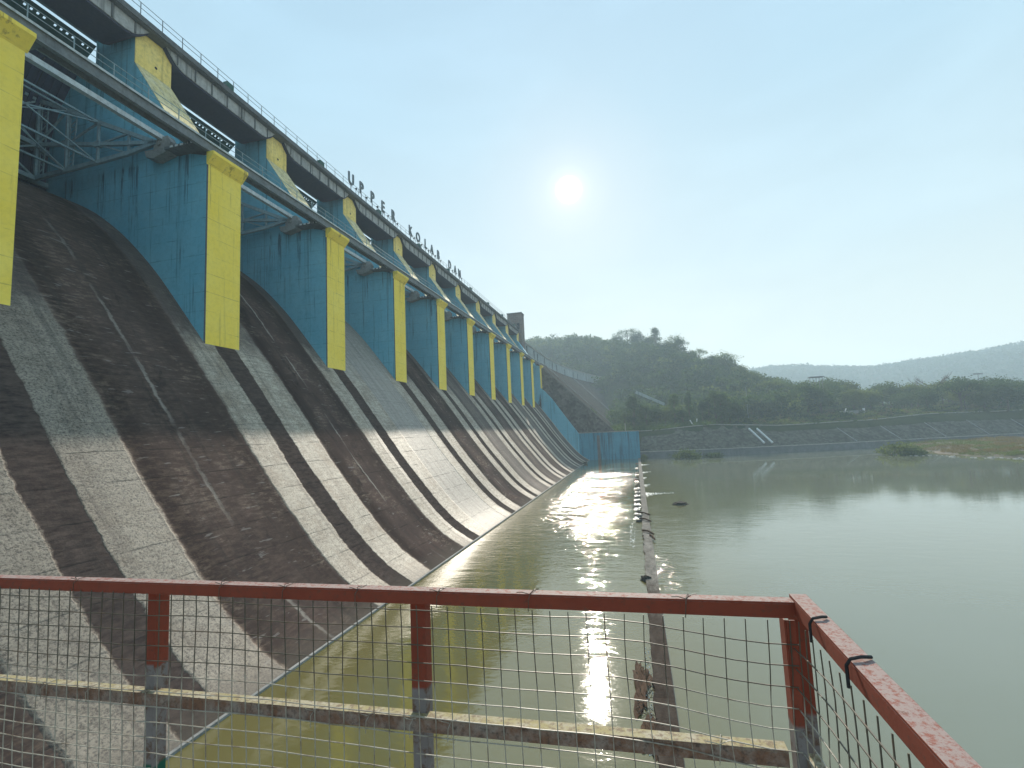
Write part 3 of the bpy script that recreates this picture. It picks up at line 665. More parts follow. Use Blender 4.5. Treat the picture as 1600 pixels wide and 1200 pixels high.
# ------------------------------------------------------------ flank dam beyond the tower
CR = [(-42, 173), (-42.3, 205), (-41.5, 245), (-37, 290), (-28, 332), (-16, 370)]
crp = catmull(CR, 5)
fd = empty('flank_dam', (0, 0, 0))
def offs(i, d):
    a = Vector(crp[max(i-1, 0)]); b = Vector(crp[min(i+1, len(crp)-1)]); tt = (b-a).normalized(); nn = Vector((tt.y, -tt.x)); return Vector(crp[i]) + nn*d
def sweep(prof):
    V = MB(); n = len(prof)
    for i in range(len(crp)):
        for d, z in prof: p = offs(i, d); V.v.append((p.x, p.y, z))
    for i in range(len(crp)-1):
        for j in range(n): V.f.append((i*n+j, i*n+(j+1) % n, (i+1)*n+(j+1) % n, (i+1)*n+j)); V.mi.append(0)
    V.f += [tuple(reversed(range(n))), tuple((len(crp)-1)*n+k for k in range(n))]; V.mi += [0, 0]; return V
sweep([(-4, 20), (-4, 36.6), (0, 36.6), (.4, 31.0), (.4, 20)]).build('crest_wall', M['flank'], fd)
sweep([(-4.4, 36.602), (-4.4, 37.1), (.35, 37.1), (.35, 36.602)]).build('coping', M['stone'], fd)
def slope_mat(name, a, b_, c_):
    m, t, b = newmat(name); n1 = nz(t, pos(t), .12, 5, .65); n2 = nz(t, pos(t), 1.4, 5, .75)
    v = N(t, 'ShaderNodeTexVoronoi'); v.inputs['Scale'].default_value = 1.1; t.links.new(pos(t), v.inputs['Vector'])
    c = mix(t, ramp(t, n1, [(.35, 0), (.65, 1)]), a, b_); c = mix(t, ramp(t, n2, [(.4, 0), (.7, .9)]), c, c_)
    vs_ = N(t, 'ShaderNodeSeparateColor'); t.links.new(v.outputs['Color'], vs_.inputs[0]); c = mix(t, .6, c, ramp(t, vs_.outputs[0], [(0, .15), (1, .85)]), 'SOFT_LIGHT')
    t.links.new(c, b.inputs['Base Color']); b.inputs['Roughness'].default_value = .95; b.inputs['Specular IOR Level'].default_value = 0; bump(t, b, mth(t, 'ADD', v.outputs[0], n2), .8, .3); return m
M['rip'] = slope_mat('stone_pitching', (.085, .078, .068), (.12, .108, .092), (.05, .056, .036))
M['emb'] = slope_mat('flank_slope_dimmed_for_sun', (.060, .052, .050), (.085, .068, .060), (.035, .042, .028))  # slope stone darkened to offset the sun on this face
M['end_lifted'] = slope_mat('flank_end_lifted_for_shade', (.11, .095, .09), (.16, .13, .12), (.08, .08, .065))  # same stone made paler to offset the shade on the end cap
sweep([(.39, 18), (.41, 31.2), (2.2, 31.0), (37, -3.5), (37, -6), (.39, -6)]).build('slope', M['emb'], fd)
pe = [offs(0, d) for d in (.3, 2.2, 37)]
MB().add([(p_.x, p_.y-e_, z_) for e_ in (.45, .05) for p_, z_ in ((pe[0], -8), (pe[0], 31.3), (pe[1], 31.1), (pe[2], -3.3), (pe[2], -8))], [(0,1,2,3,4), (9,8,7,6,5), (0,5,6,1), (1,6,7,2), (2,7,8,3), (3,8,9,4), (4,9,5,0)]).build('end_cap', M['end_lifted'], fd)
for (d0, z0, d1, z1, i) in ((2.4, 31.05, 35.5, -2.0, 2), (2.4, 31.05, 35.5, -2.0, 8), (2.4, 31.05, 35.5, -2.0, 15)):
    a = offs(i, d0); b_ = offs(i, d1); MB().bar((a.x, a.y, z0), (b_.x, b_.y, z1), .7, .35).build('gutter', M['deckc'], fd)
rq = random.Random(4)
for i in (4, 6, 7, 9, 11, 12, 14, 16, 17, 19, 21, 23):
    a = offs(i, .3); b_ = offs(i, .3) ; MB().box(a.x-.1, a.x+.22, a.y-.35, a.y+.35, 31.3, 36.0-rq.uniform(0, 1)).build('drain_slot', M['deckc'], fd)
tag(fd, 'stone faced dam flank with pale stained crest wall curving off before the wooded hill', 'dam')
# ------------------------------------------------------------ water
o = MB().add([(-30, -250, ZW), (900, -250, ZW), (900, 300, ZW), (-30, 300, ZW)], [(0, 1, 2, 3)]).build('river_water', M['water'])
tag(o, kind='structure')

# ------------------------------------------------------------ terrain
def lerp_t(tb, x):
    if x <= tb[0][0]: return tb[0][1:]
    for a, b in zip(tb, tb[1:]):
        if x <= b[0]:
            f = (x-a[0])/(b[0]-a[0]); f = f*f*(3-2*f); return tuple(p+(q_-p)*f for p, q_ in zip(a[1:], b[1:]))
    return tb[-1][1:]
RID = [(-180, 700, 40), (-60, 650, 60), (-35, 620, 88), (-12, 560, 97), (-6, 505, 86), (0, 440, 69), (4, 395, 55), (8, 355, 37), (10.5, 335, 28), (13.8, 325, 19), (18, 330, 10), (24, 340, 5), (35, 350, 4), (60, 420, 4), (100, 500, 20), (180, 700, 40)]
FAR = [(-180, 90), (0, 100), (10, 112), (14, 119), (16, 117), (19.5, 108), (23, 101), (26.6, 106), (29.5, 108), (32.6, 114), (40, 128), (60, 120), (90, 100), (180, 90)]
CAP = [(.8, 170.2), (27, 174), (62, 185), (134, 217), (220, 255), (400, 330), (900, 330)]
TOP = [(.8, -1.5), (27, -.3), (36, -.9), (50, -1.6), (78, -1.2), (110, .2), (134, .0), (260, .5)]
def bank_y(x):
    if x <= CAP[0][0]: return 170.8
    for a, b in zip(CAP, CAP[1:]):
        if x <= b[0]: return a[1] + (b[1]-a[1])*(x-a[0])/(b[0]-a[0])
    return CAP[-1][1]
sm = lambda v: (lambda u: u*u*(3-2*u))(min(1, max(0, v)))
def height(x, y):
    d = math.hypot(x, y); az = math.degrees(math.atan2(x, y))
    d1, H1 = lerp_t(RID, az); H2, = lerp_t(FAR, az)
    g = -1.6 + 2.2*sm((d-185)/60) + 1.2*mnoise.noise(Vector((x*.02, y*.02, 3)))*sm((d-200)/60)
    if d < d1: h = g + (H1-g)*sm((d-215)/(d1-215))**1.25
    elif d < 1300:
        h = H1 + (min(H1, 20)*.8-H1)*sm((d-d1)/(850-d1)) if d < 850 else min(H1, 20)*.8 + (H2-min(H1, 20)*.8)*sm((d-850)/450)
    else: h = H2 - 30*sm((d-1300)/900)
    h += 5*mnoise.noise(Vector((x*.008, y*.008, 0)))*sm((d-260)/150)
    by = bank_y(x); off = y-by
    if x < -19: off = max(off, 0) if y > 171 else off
    if off < 9.5 and x > .8: h = -14 + (h-(-14)-.9)*sm((off-2)/7.5)
    elif x > .8 and off < 24:
        tz = lerp_t(TOP, x)[0]-.15; h = tz + (h-tz)*sm((off-9.5)/14.5)
    elif x <= .8 and y < 172.5: h = -14
    if x < -30 and y < 172: h = -14
    return h
azs = []; a = -178.0
while a < 180: azs.append(a); a += .6 if -22 < a < 44 else 4
ds = [0.0]; d = 60.0
while d < 6500: ds.append(d); d += 2.2 if 160 < d < 300 else (6 if d < 600 else d*.03)
V = []; F = []
for a in azs:
    s_, c_ = math.sin(R(a)), math.cos(R(a))
    for d in ds: V.append((d*s_, d*c_, height(d*s_, d*c_) if d > 0 else -14))
na, ndd = len(azs), len(ds)
for i in range(na):
    j = (i+1) % na
    for k in range(ndd-1): F.append((i*ndd+k, i*ndd+k+1, j*ndd+k+1, j*ndd+k))
o = mesh_np('ground', V, F, M['ground'], smooth=True); tag(o, kind='structure')
# flip check not needed: opaque both sides

# ------------------------------------------------------------ river bank: stone pitching, kerb wall
bk = empty('bank_revetment', (0, 0, 0))
xs = [.78 + i*4.0 for i in range(64)]
V = MB()
for i, x in enumerate(xs):
    by = bank_y(x) - (0 if x > 2 else .2); zt = lerp_t(TOP, x)[0]
    V.v += [(x, by-.55, -13), (x, by-.5, -8.35), (x, by+.35, -8.35), (x, by+.35, -13)]
for i in range(len(xs)-1):
    for j in range(4): V.f.append((i*4+j, i*4+(j+1) % 4, i*4+4+(j+1) % 4, i*4+4+j)); V.mi.append(0)
V.f += [(3,2,1,0)]; V.mi += [0]
V.build('kerb_wall', M['deckc'], bk)
V = MB()
for x in xs:
    by = bank_y(x); V.v += [(x, by-.62, -8.345), (x, by-.62, -8.12), (x, by+.45, -8.12), (x, by+.45, -8.345)]
for i in range(len(xs)-1):
    for j in range(4): V.f.append((i*4+j, i*4+(j+1) % 4, i*4+4+(j+1) % 4, i*4+4+j)); V.mi.append(0)
V.build('coping', M['stone'], bk)
V = MB()
for x in xs:
    by = bank_y(x); zt = lerp_t(TOP, x)[0]
    for k in range(7):
        f = k/6; V.v.append((x, by+.4+f*11, -8.2+(zt+8.2)*f + (.25*mnoise.noise(Vector((x*.3, f*8, 0))) if 0 < k < 6 else 0)))
    V.v.append((x, by+12.5, zt-.9))
for i in range(len(xs)-1):
    for j in range(7): V.f.append((i*8+j, i*8+j+1, i*8+8+j+1, i*8+8+j)); V.mi.append(0)
V.build('stone_pitching', M['rip'], bk, smooth=True)
V = MB()
for i in range(len(xs)-1):
    for x in (xs[i], xs[i+1]):
        pass
def bpt(x, f, dz=0):
    by = bank_y(x); zt = lerp_t(TOP, x)[0]; return (x, by+.4+f*11, -8.2+(zt+8.2)*f+dz)
V.tube([bpt(x, 1, .1) for x in xs], .16, 5); V.build('top_kerb', M['stone'], bk)
for x in (70, 86, 103, 120, 138): MB().bar(bpt(x-3, 1, .06), bpt(x+2, .02, .06), .3, .25).build('drain_rib', M['conc'], bk)
for x in (39.3, 42.0): MB().bar(bpt(x-1.2, .80, .25), bpt(x+1.8, .12, .25), .45, .5).build('stair_wall', M['white'], bk)
tag(bk, 'grey stone pitched river bank with low kerb wall along the far water edge', 'embankment')

# ------------------------------------------------------------ weir sill in the water, foam, debris
V = MB(); yy = [3 + i*.6 for i in range(280)]; prev = None
for i, y in enumerate(yy):
    lo = -.02 + .16*mnoise.noise(Vector((y*.35, 0, 0))) + .14*mnoise.noise(Vector((y*1.7, 4, 0)))
    if y > 170: break
    z = ZW+.14+.05*mnoise.noise(Vector((y*.2, 5, 0)))+.06*mnoise.noise(Vector((y*1.3, 9, 0)))
    V.v += [(lo-.15+.0, y, ZW-1), (lo, y, z), (.74, y, z+.02), (.78, y, ZW-1)]
m_ = len(V.v)//4
for i in range(m_-1):
    for j in range(3): V.f.append((i*4+j, i*4+j+1, i*4+4+j+1, i*4+4+j)); V.mi.append(0)
V.f += [(3,2,1,0), ((m_-1)*4, (m_-1)*4+1, (m_-1)*4+2, (m_-1)*4+3)]; V.mi += [0, 0]
def sill_mat():
    m, t, b = newmat('stained_backlit_weir_concrete'); g = N(t, 'ShaderNodeNewGeometry'); s_ = N(t, 'ShaderNodeSeparateXYZ'); t.links.new(g.outputs['Position'], s_.inputs[0])
    n1 = nz(t, pos(t, 1.5, .5, 1), 1.2, 6, .75); n2 = nz(t, pos(t), 6, 5, .75)
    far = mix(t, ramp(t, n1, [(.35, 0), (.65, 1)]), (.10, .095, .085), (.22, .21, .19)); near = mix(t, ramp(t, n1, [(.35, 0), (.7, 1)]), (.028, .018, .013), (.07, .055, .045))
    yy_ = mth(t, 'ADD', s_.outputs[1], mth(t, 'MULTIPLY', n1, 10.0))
    c = mix(t, ramp(t, mth(t, 'DIVIDE', yy_, 80.0), [(0, 0), (.42, 0), (.52, 1), (1, 1)]), near, far); c = mix(t, ramp(t, n2, [(.52, 0), (.64, .7)]), c, (.03, .024, .02))  # near length darkened to stand in for backlit shade; fine blotches are stains
    t.links.new(c, b.inputs['Base Color']); b.inputs['Roughness'].default_value = .95; b.inputs['Specular IOR Level'].default_value = .05; bump(t, b, n2, .8, .05); return m
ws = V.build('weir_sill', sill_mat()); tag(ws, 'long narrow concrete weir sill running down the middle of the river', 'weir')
def blob(name, mat, c, r, seed, rough=.35, sub=2, par=None):
    bm = bmesh.new(); bmesh.ops.create_icosphere(bm, subdivisions=sub, radius=1)
    for v in bm.verts:
        k = 1 + rough*mnoise.noise(v.co*1.7 + Vector((seed*3.1, 0, 0))) + rough*.5*mnoise.noise(v.co*4+Vector((0, seed*2.3, 0)))
        v.co = Vector((v.co.x*r[0], v.co.y*r[1], v.co.z*r[2]))*k
    me = bpy.data.meshes.new(name); bm.to_mesh(me); bm.free(); me.materials.append(mat)
    o = bpy.data.objects.new(name, me); C.objects.link(o); o.location = c
    if par: o.parent = par
    return o
b0 = None; i = 0
for y in [58, 61.5, 64.5, 68, 72, 76, 80.5, 85, 90, 96, 102, 109, 117, 126, 136, 147]:
    if b0 is None:
        b0 = MB().add([(-.9, -.75, -1), (0, -.75, -1), (0, .75, -1), (-.9, .75, -1), (-.75, -.5, .22), (0, -.6, .3), (0, .6, .3), (-.7, .45, .18)],
                      [(0,3,2,1), (4,5,6,7), (0,1,5,4), (1,2,6,5), (2,3,7,6), (3,0,4,7)]).build('baffle_block', M['sill'], bevel=.06); o = b0
    else: o = b0.copy(); C.objects.link(o)
    o.location = (-.05-.3*rnd.random(), y+rnd.uniform(-1, 1), ZW-rnd.uniform(0, .1)); o.scale = (rnd.uniform(.5, 1.25), rnd.uniform(.5, 1.4), rnd.uniform(.7, 1.3)); o.rotation_euler = (rnd.uniform(-.1, .1), rnd.uniform(-.12, .12), rnd.uniform(-.4, .4))
    i += 1
    tag(o, 'concrete block left of the weir sill, %s from the camera' % (ORD+['fourteenth', 'fifteenth', 'farthest'])[i-1], 'concrete block', 'blocks along the weir sill')
def foam_mat():
    m, t, b = newmat('white_foam'); out = t.nodes['Material Output']
    b.inputs['Base Color'].default_value = (.75, .78, .76, 1); b.inputs['Roughness'].default_value = .5
    return m
M['foam'] = foam_mat()
V = MB(); fr = random.Random(3)
def foam_patch(x0, x1, y0, y1, n, s0, s1):
    for _ in range(n):
        x = fr.uniform(x0, x1); y = fr.uniform(y0, y1); s = fr.uniform(s0, s1); k = 7
        a0 = fr.random()*6; base = len(V.v)
        vs = [(x, y, ZW+.05)] + [(x+math.cos(a0+6.283*j/k)*s*fr.uniform(.6, 1.3), y+math.sin(a0+6.283*j/k)*s*fr.uniform(1, 2.2), ZW+.008) for j in range(k)]
        V.add(vs, [(0, 1+j, 1+(j+1) % k) for j in range(k)])
for y in (59.5, 62.8, 66, 70, 74, 78.5, 83, 88, 99, 113, 131): foam_patch(-.95, -.15, y-.9, y+.9, 22, .04, .16)
foam_patch(-1.3, -.8, 45, 56, 40, .03, .09); foam_patch(-.35, -.05, 17, 25, 120, .008, .028)
for y, L_ in ((80, 4.2), (92, 1.0), (118, 1.8), (105, .6), (141, 2.2)):
    for q_ in range(int(50*L_)):
        f = fr.random()**1.8; yo = fr.gauss(0, .9)*(1-f*.75) + f*1.2
        foam_patch(.82+f*L_, .84+f*L_, y+yo, y+yo+.05, 1, .02, .10*(1-.6*f))
o = V.build('foam', M['foam']); tag(o, kind='stuff')
r = empty('floating_debris', (-.42, 21.3, ZW)); rr = random.Random(5)
dm = MB()
mnd = blob('mat', M['debris'], (-.05, .2, -.02), (.36, 1.9, .15), 3, .8, 4, r)
blob('clump', M['debris'], (.2, -3.1, 0), (.30, 1.1, .17), 6, .8, 4, r)
for k in range(26):
    a = rr.uniform(0, 3.14); x = rr.uniform(-.25, .25); y = rr.uniform(-3.6, 2.0); L_ = rr.uniform(.15, .7)
    dm.tube([(x, y, .06), (x+math.cos(a)*L_*.4, y+math.sin(a)*L_*.5, .15), (x+math.cos(a)*L_*.8, y+math.sin(a)*L_, .05)], .012, 5)
dm.build('sticks', M['bark'], r)
tag(r, 'rust brown mat of floating plant debris caught against the near weir sill', 'debris')
o = blob('drift_clump', M['rock'], onZ(1009, 906, ZW) + Vector((0, 0, .03)), (.28, .42, .28), 9, .5, 3)
tag(o, 'round dark clump floating beside the weir just above the railing', 'debris')
o = blob('wet_rock', M['rock'], onZ(1064, 788, ZW)+Vector((0, 0, .02)), (1.0, .9, .33), 12, .5, 3)
tag(o, 'low dark rock alone in the water right of the weir', 'rock')
o = blob('wet_rock', M['rock'], (-15.6, Yk(9)-19, ZW), (.7, .8, .6), 15, .5, 3)
tag(o, 'small dark rock at the foot of the spillway near the blue wall', 'rock')
# sticks and rags caught on the sill
for dn, (y, x0, x1) in zip(('nearest the camera, below the frayed wood', 'with its left end sticking out farthest', 'short one by the right edge', 'farthest away, beside the concrete blocks'), ((50.5, -.1, .95), (57.0, -.3, .9), (48.3, .6, .95), (61, -.5, .9))):
    o = MB().tube([(x0, y+.7, ZW+.25), ((x0+x1)/2, y, ZW+.34), (x1, y-.9, ZW+.22)], .09, 6).build('driftwood', M['debris'])
    tag(o, 'brown stick lying across the weir sill, ' + dn, 'driftwood', 'driftwood on the weir sill')

# ------------------------------------------------------------ foreground railing
def rail_mat():
    m, t, b = newmat('chipped_red_paint')
    g = N(t, 'ShaderNodeNewGeometry'); s_ = N(t, 'ShaderNodeSeparateXYZ'); t.links.new(g.outputs['Position'], s_.inputs[0])
    n1 = nz(t, pos(t), 9, 5, .7); n2 = nz(t, pos(t), 60, 4, .7)
    red = mix(t, n1, (.16, .036, .022), (.25, .058, .032)); red = mix(t, ramp(t, n2, [(.55, 0), (.68, .7)]), red, (.10, .05, .035))
    gry = mix(t, n1, (.14, .125, .12), (.24, .22, .22)); gry = mix(t, ramp(t, nz(t, pos(t), 22, 5, .7), [(.5, 0), (.62, .85)]), gry, (.11, .06, .035))
    grn = (.012, .09, .06)
    zz = mth(t, 'ADD', s_.outputs[2], mth(t, 'MULTIPLY', n1, .02))
    col = mix(t, ramp(t, mth(t, 'ADD', zz, 1.5), [(0, 0), (.555, 0), (.565, 1), (1, 1)]), gry, red)
    col = mix(t, ramp(t, mth(t, 'ADD', zz, 1.9), [(0, 1), (.545, 1), (.555, 0), (1, 0)]), col, grn)
    sep = N(t, 'ShaderNodeSeparateXYZ'); t.links.new(g.outputs['Normal'], sep.inputs[0])
    dust_sky = mth(t, 'MULTIPLY', ramp(t, sep.outputs[2], [(.6, 0), (.9, 1)]), ramp(t, nz(t, pos(t), 55, 5, .8), [(.40, .15), (.52, .95)]))  # upward faces paled: dust, with caught skylight put into the colour
    col = mix(t, dust_sky, col, (.27, .215, .20))
    t.links.new(col, b.inputs['Base Color']); b.inputs['Roughness'].default_value = .8; b.inputs['Specular IOR Level'].default_value = .2; bump(t, b, n2, .35, .002); return m
M['red'] = rail_mat()
def mid_mat():
    m, t, b = newmat('lichen_and_rust_on_steel')
    n1 = nz(t, pos(t), 12, 5, .75); n2 = nz(t, pos(t), 45, 5, .75)
    g = N(t, 'ShaderNodeNewGeometry'); sep = N(t, 'ShaderNodeSeparateXYZ'); t.links.new(g.outputs['Normal'], sep.inputs[0])
    c = mix(t, ramp(t, n1, [(.35, 0), (.6, 1)]), (.26, .22, .19), (.17, .085, .05)); c = mix(t, ramp(t, n2, [(.5, 0), (.65, .8)]), c, (.05, .035, .028))
    lic = mix(t, ramp(t, n1, [(.42, 0), (.6, 1)]), (.27, .23, .10), (.33, .30, .22)); lic = mix(t, ramp(t, n2, [(.48, 0), (.60, .85)]), lic, (.13, .085, .05))
    c = mix(t, ramp(t, sep.outputs[2], [(.5, 0), (.8, 1)]), c, lic)
    t.links.new(c, b.inputs['Base Color']); b.inputs['Roughness'].default_value = .85; bump(t, b, n2, .6, .003); return m
M['lich'] = mid_mat()
def wire_mat():
    m, t, b = newmat('rusty_wire'); g = N(t, 'ShaderNodeNewGeometry'); s_ = N(t, 'ShaderNodeSeparateXYZ'); t.links.new(g.outputs['Position'], s_.inputs[0])
    n1 = nz(t, pos(t), 12, 4, .7); zz = mth(t, 'ADD', mth(t, 'ADD', s_.outputs[2], 1.5), mth(t, 'MULTIPLY', s_.outputs[0], -.04))
    zz = mth(t, 'ADD', zz, mth(t, 'MULTIPLY', n1, .05))
    c = mix(t, ramp(t, zz, [(0, 0), (.62, 0), (.68, 1), (1, 1)]), (.30, .28, .23), (.055, .05, .035))   # light on the lower wires put into the colour: paler below, darker above
    c = mix(t, ramp(t, n1, [(.5, 0), (.62, .6)]), c, (.10, .055, .03))
    t.links.new(c, b.inputs['Base Color']); b.inputs['Roughness'].default_value = .5; return m
M['wire'] = wire_mat()
RY = 1.8; ZT = -.585; XL, XR = -3.75, .452
rl = empty('guard_railing', (0, RY, -1.68))
def rbox(*a): 
    return MB().box(*a)
def loc(m): # mesh given in world coordinates; shift below its Empty
    m.v = [(x, y-RY, z+1.68) for x, y, z in m.v]; return m
def Lrail(x0, x1, y, z, s=.052, th=.006, dz0=0, dz1=0):
    m = MB()
    m.add([(x0, y-s/2, z+dz0), (x1, y-s/2, z+dz1), (x1, y+s/2, z+dz1), (x0, y+s/2, z+dz0), (x0, y-s/2, z+dz0-th), (x1, y-s/2, z+dz1-th), (x1, y+s/2, z+dz1-th), (x0, y+s/2, z+dz0-th)],
          [(0,1,2,3), (7,6,5,4), (0,4,5,1), (1,5,6,2), (2,6,7,3), (3,7,4,0)])
    m.add([(x0, y-s/2, z+dz0-th), (x1, y-s/2, z+dz1-th), (x1, y-s/2+th, z+dz1-th), (x0, y-s/2+th, z+dz0-th), (x0, y-s/2, z+dz0-s), (x1, y-s/2, z+dz1-s), (x1, y-s/2+th, z+dz1-s), (x0, y-s/2+th, z+dz0-s)],
          [(0,1,2,3), (7,6,5,4), (0,4,5,1), (1,5,6,2), (2,6,7,3), (3,7,4,0)])
    return m
loc(Lrail(XL, XR, RY, ZT, .05, .006, -.012, .012)).build('top_rail', M['red'], rl, bevel=.0015)
loc(Lrail(XL, XR-.06, RY, -1.045, .05, .006, -.028, .026)).build('middle_rail', M['lich'], rl, bevel=.0015)
PX = [-3.43, -2.142, -.862, XR-.01]
for i, x in enumerate(PX):
    m = MB(); m.box(x-.030, x+.030, RY+.006, RY+.012, -1.68, ZT-.052)
    m.box(x+.024, x+.030, RY+.0125, RY+.06, -1.68, ZT-.055)
    if i in (1,):
        m.box(x+.034, x+.040, RY-.012, RY+.02, -1.68, ZT-.053)
    if i == 3:
        m = MB(); m.box(x-.022, x+.004, RY-.02, RY-.014, -1.68, ZT-.045); m.box(x+.005, x+.062, RY+.06, RY+.066, -1.68, ZT-.02); m.box(x-.028, x-.0225, RY-.0195, RY+.04, -1.68, ZT-.045)
    loc(m).build('post', M['red'], rl, bevel=.001)
# side run towards the camera
m = MB(); zs_ = ZT+.022
m.box(XR-.004, XR+.047, .35, RY+.03, zs_-.006, zs_); m.box(XR-.004, XR+.002, .35, RY+.03, zs_-.05, zs_-.0062)
loc(m).build('side_top_rail', M['red'], rl, bevel=.0015)
m = MB(); m.box(XR-.01, XR+.035, .35, RY+.01, -1.045, -1.039); m.box(XR-.01, XR-.004, .35, RY+.01, -1.09, -1.0452)
loc(m).build('side_middle_rail', M['lich'], rl, bevel=.0015)
m = MB(); m.box(XR-.004, XR+.05, .55, .556, -1.68, zs_-.05); loc(m).build('post', M['red'], rl)
# welded wire mesh, slightly buckled
def warp(x, z):
    c = sm((x+.42)/.85); dx = .012*mnoise.noise(Vector((x*1.5, z*2.2, 1))) + .004*mnoise.noise(Vector((x*9, z*5, 4)))
    dz = .012*mnoise.noise(Vector((x*1.8, z*1.5, 7))) + .003*mnoise.noise(Vector((x*7, z*9, 2))) - .075*c*c*(1-.3*(z+1.1))
    dx += .018*c*math.sin((z+.6)*5); dy = .006*mnoise.noise(Vector((x*3, z*3, 9))) + .012*c
    return dx, dy, dz
WY = RY-.034
edges_ = [XL] + PX[1:3] + [XR-.02]
x = XL+.02
panels = [MB(), MB(), MB()]
def pan(x): return 0 if x < PX[1] else (1 if x < PX[2] else 2)
while x < XR-.01:
    zt_ = ZT-.045
    pts = []
    for k in range(13):
        z = zt_ + (-1.66-zt_)*k/12; dx, dy, dz = warp(x, z); pts.append((x+dx+(-.018*(z-ZT)), WY+dy, z + (dz if k else 0)))
    loc_pts = pts; panels[pan(x)].tube(pts, .0021, 4); x += .064
z = ZT-.07; 
while z > -1.66:
    for pi, (xa, xb) in enumerate(((XL, PX[1]), (PX[1], PX[2]), (PX[2], XR))):
        pts = []; nn = 14
        for k in range(nn+1):
            xx = xa+(xb-xa)*k/nn; dx, dy, dz = warp(xx, z); pts.append((xx+dx, WY+dy-.0022, z+dz+.004*math.sin(xx*3)+ (xx+1.6)*.008))
        panels[pi].tube(pts, .0021, 4)
    z -= .0625
for p in panels: loc(p).build('wire_mesh', M['wire'], rl)
m = MB(); y = RY-.06
while y > .4:
    pts = [(XR-.012+.006*mnoise.noise(Vector((y*3, k*.7, 3))), y+.02*math.sin(k*.5+y*3), zs_-.05+(-1.60)*k/12*.72) for k in range(13)]; m.tube(pts, .0021, 4); y -= .064
z = zs_-.08
while z > -1.66:
    dz = .0; pts = []
    for k in range(11):
        yy_ = RY-.02 + (.35-RY)*k/10; c = math.exp(-((RY-yy_)/.35)); pts.append((XR-.016, yy_, z-.075*c+.008*mnoise.noise(Vector((yy_*3, z*4, 0)))))
    m.tube(pts, .0021, 4); z -= .0625
loc(m).build('wire_mesh', M['wire'], rl)
# twisted wire ties
for (x, z0, s_) in ((-2.55, ZT-.003, 1), (-1.74, ZT, 1), (-1.43, ZT, 1), (-1.10, ZT, 1), (-.76, ZT+.003, 1), (-.41, ZT+.006, 1.3), (.12, ZT+.01, 1.2), (-2.72, -1.06, 1), (-2.45, -1.055, 1), (-1.30, -1.05, 1), (-1.06, -1.047, 1), (-.88, -1.045, .8), (-.73, -1.043, 1.2), (.19, -1.02, 1.2)):
    t_ = MB(); q_ = .03*s_
    t_.tube([(x-.004, WY-.004, z0-.055), (x, WY-.008, z0-.01), (x+.004, RY-.02, z0+.004), (x+.012, RY+.02, z0+.005), (x+.02, RY+.03, z0-.02)], .0015, 5)
    t_.tube([(x, RY-.03, z0+.003), (x-q_*.6, RY-.04, z0+.012), (x-q_*1.2, RY-.025, z0+.006)], .0014, 5)
    t_.tube([(x+.002, RY-.03, z0+.003), (x+q_*.5, RY-.045, z0+.004+.014*s_), (x+q_, RY-.04, z0+.02*s_)], .0014, 5)
    loc(t_).build('wire_tie', M['wire'], rl)
for (y, s_) in ((RY-.20, 1), (RY-.45, 1.3)):
    t_ = MB(); t_.tube([(XR-.014, y, zs_-.06), (XR-.014, y, zs_-.01), (XR-.006, y-.004, zs_+.006), (XR+.02, y+.006, zs_+.008), (XR+.035*s_, y+.016, zs_+.005)], .004, 6)
    loc(t_).build('wire_tie', M['black'], rl)
# leaf/rust flap on the second post
t_ = MB(); t_.box(-.83, -.80, WY-.01, WY-.006, -1.205, -1.195); loc(t_).build('rust_flake', M['debris'], rl)
tag(rl, 'rusty red railing with wire mesh and lichen covered middle rail in the foreground', 'railing')

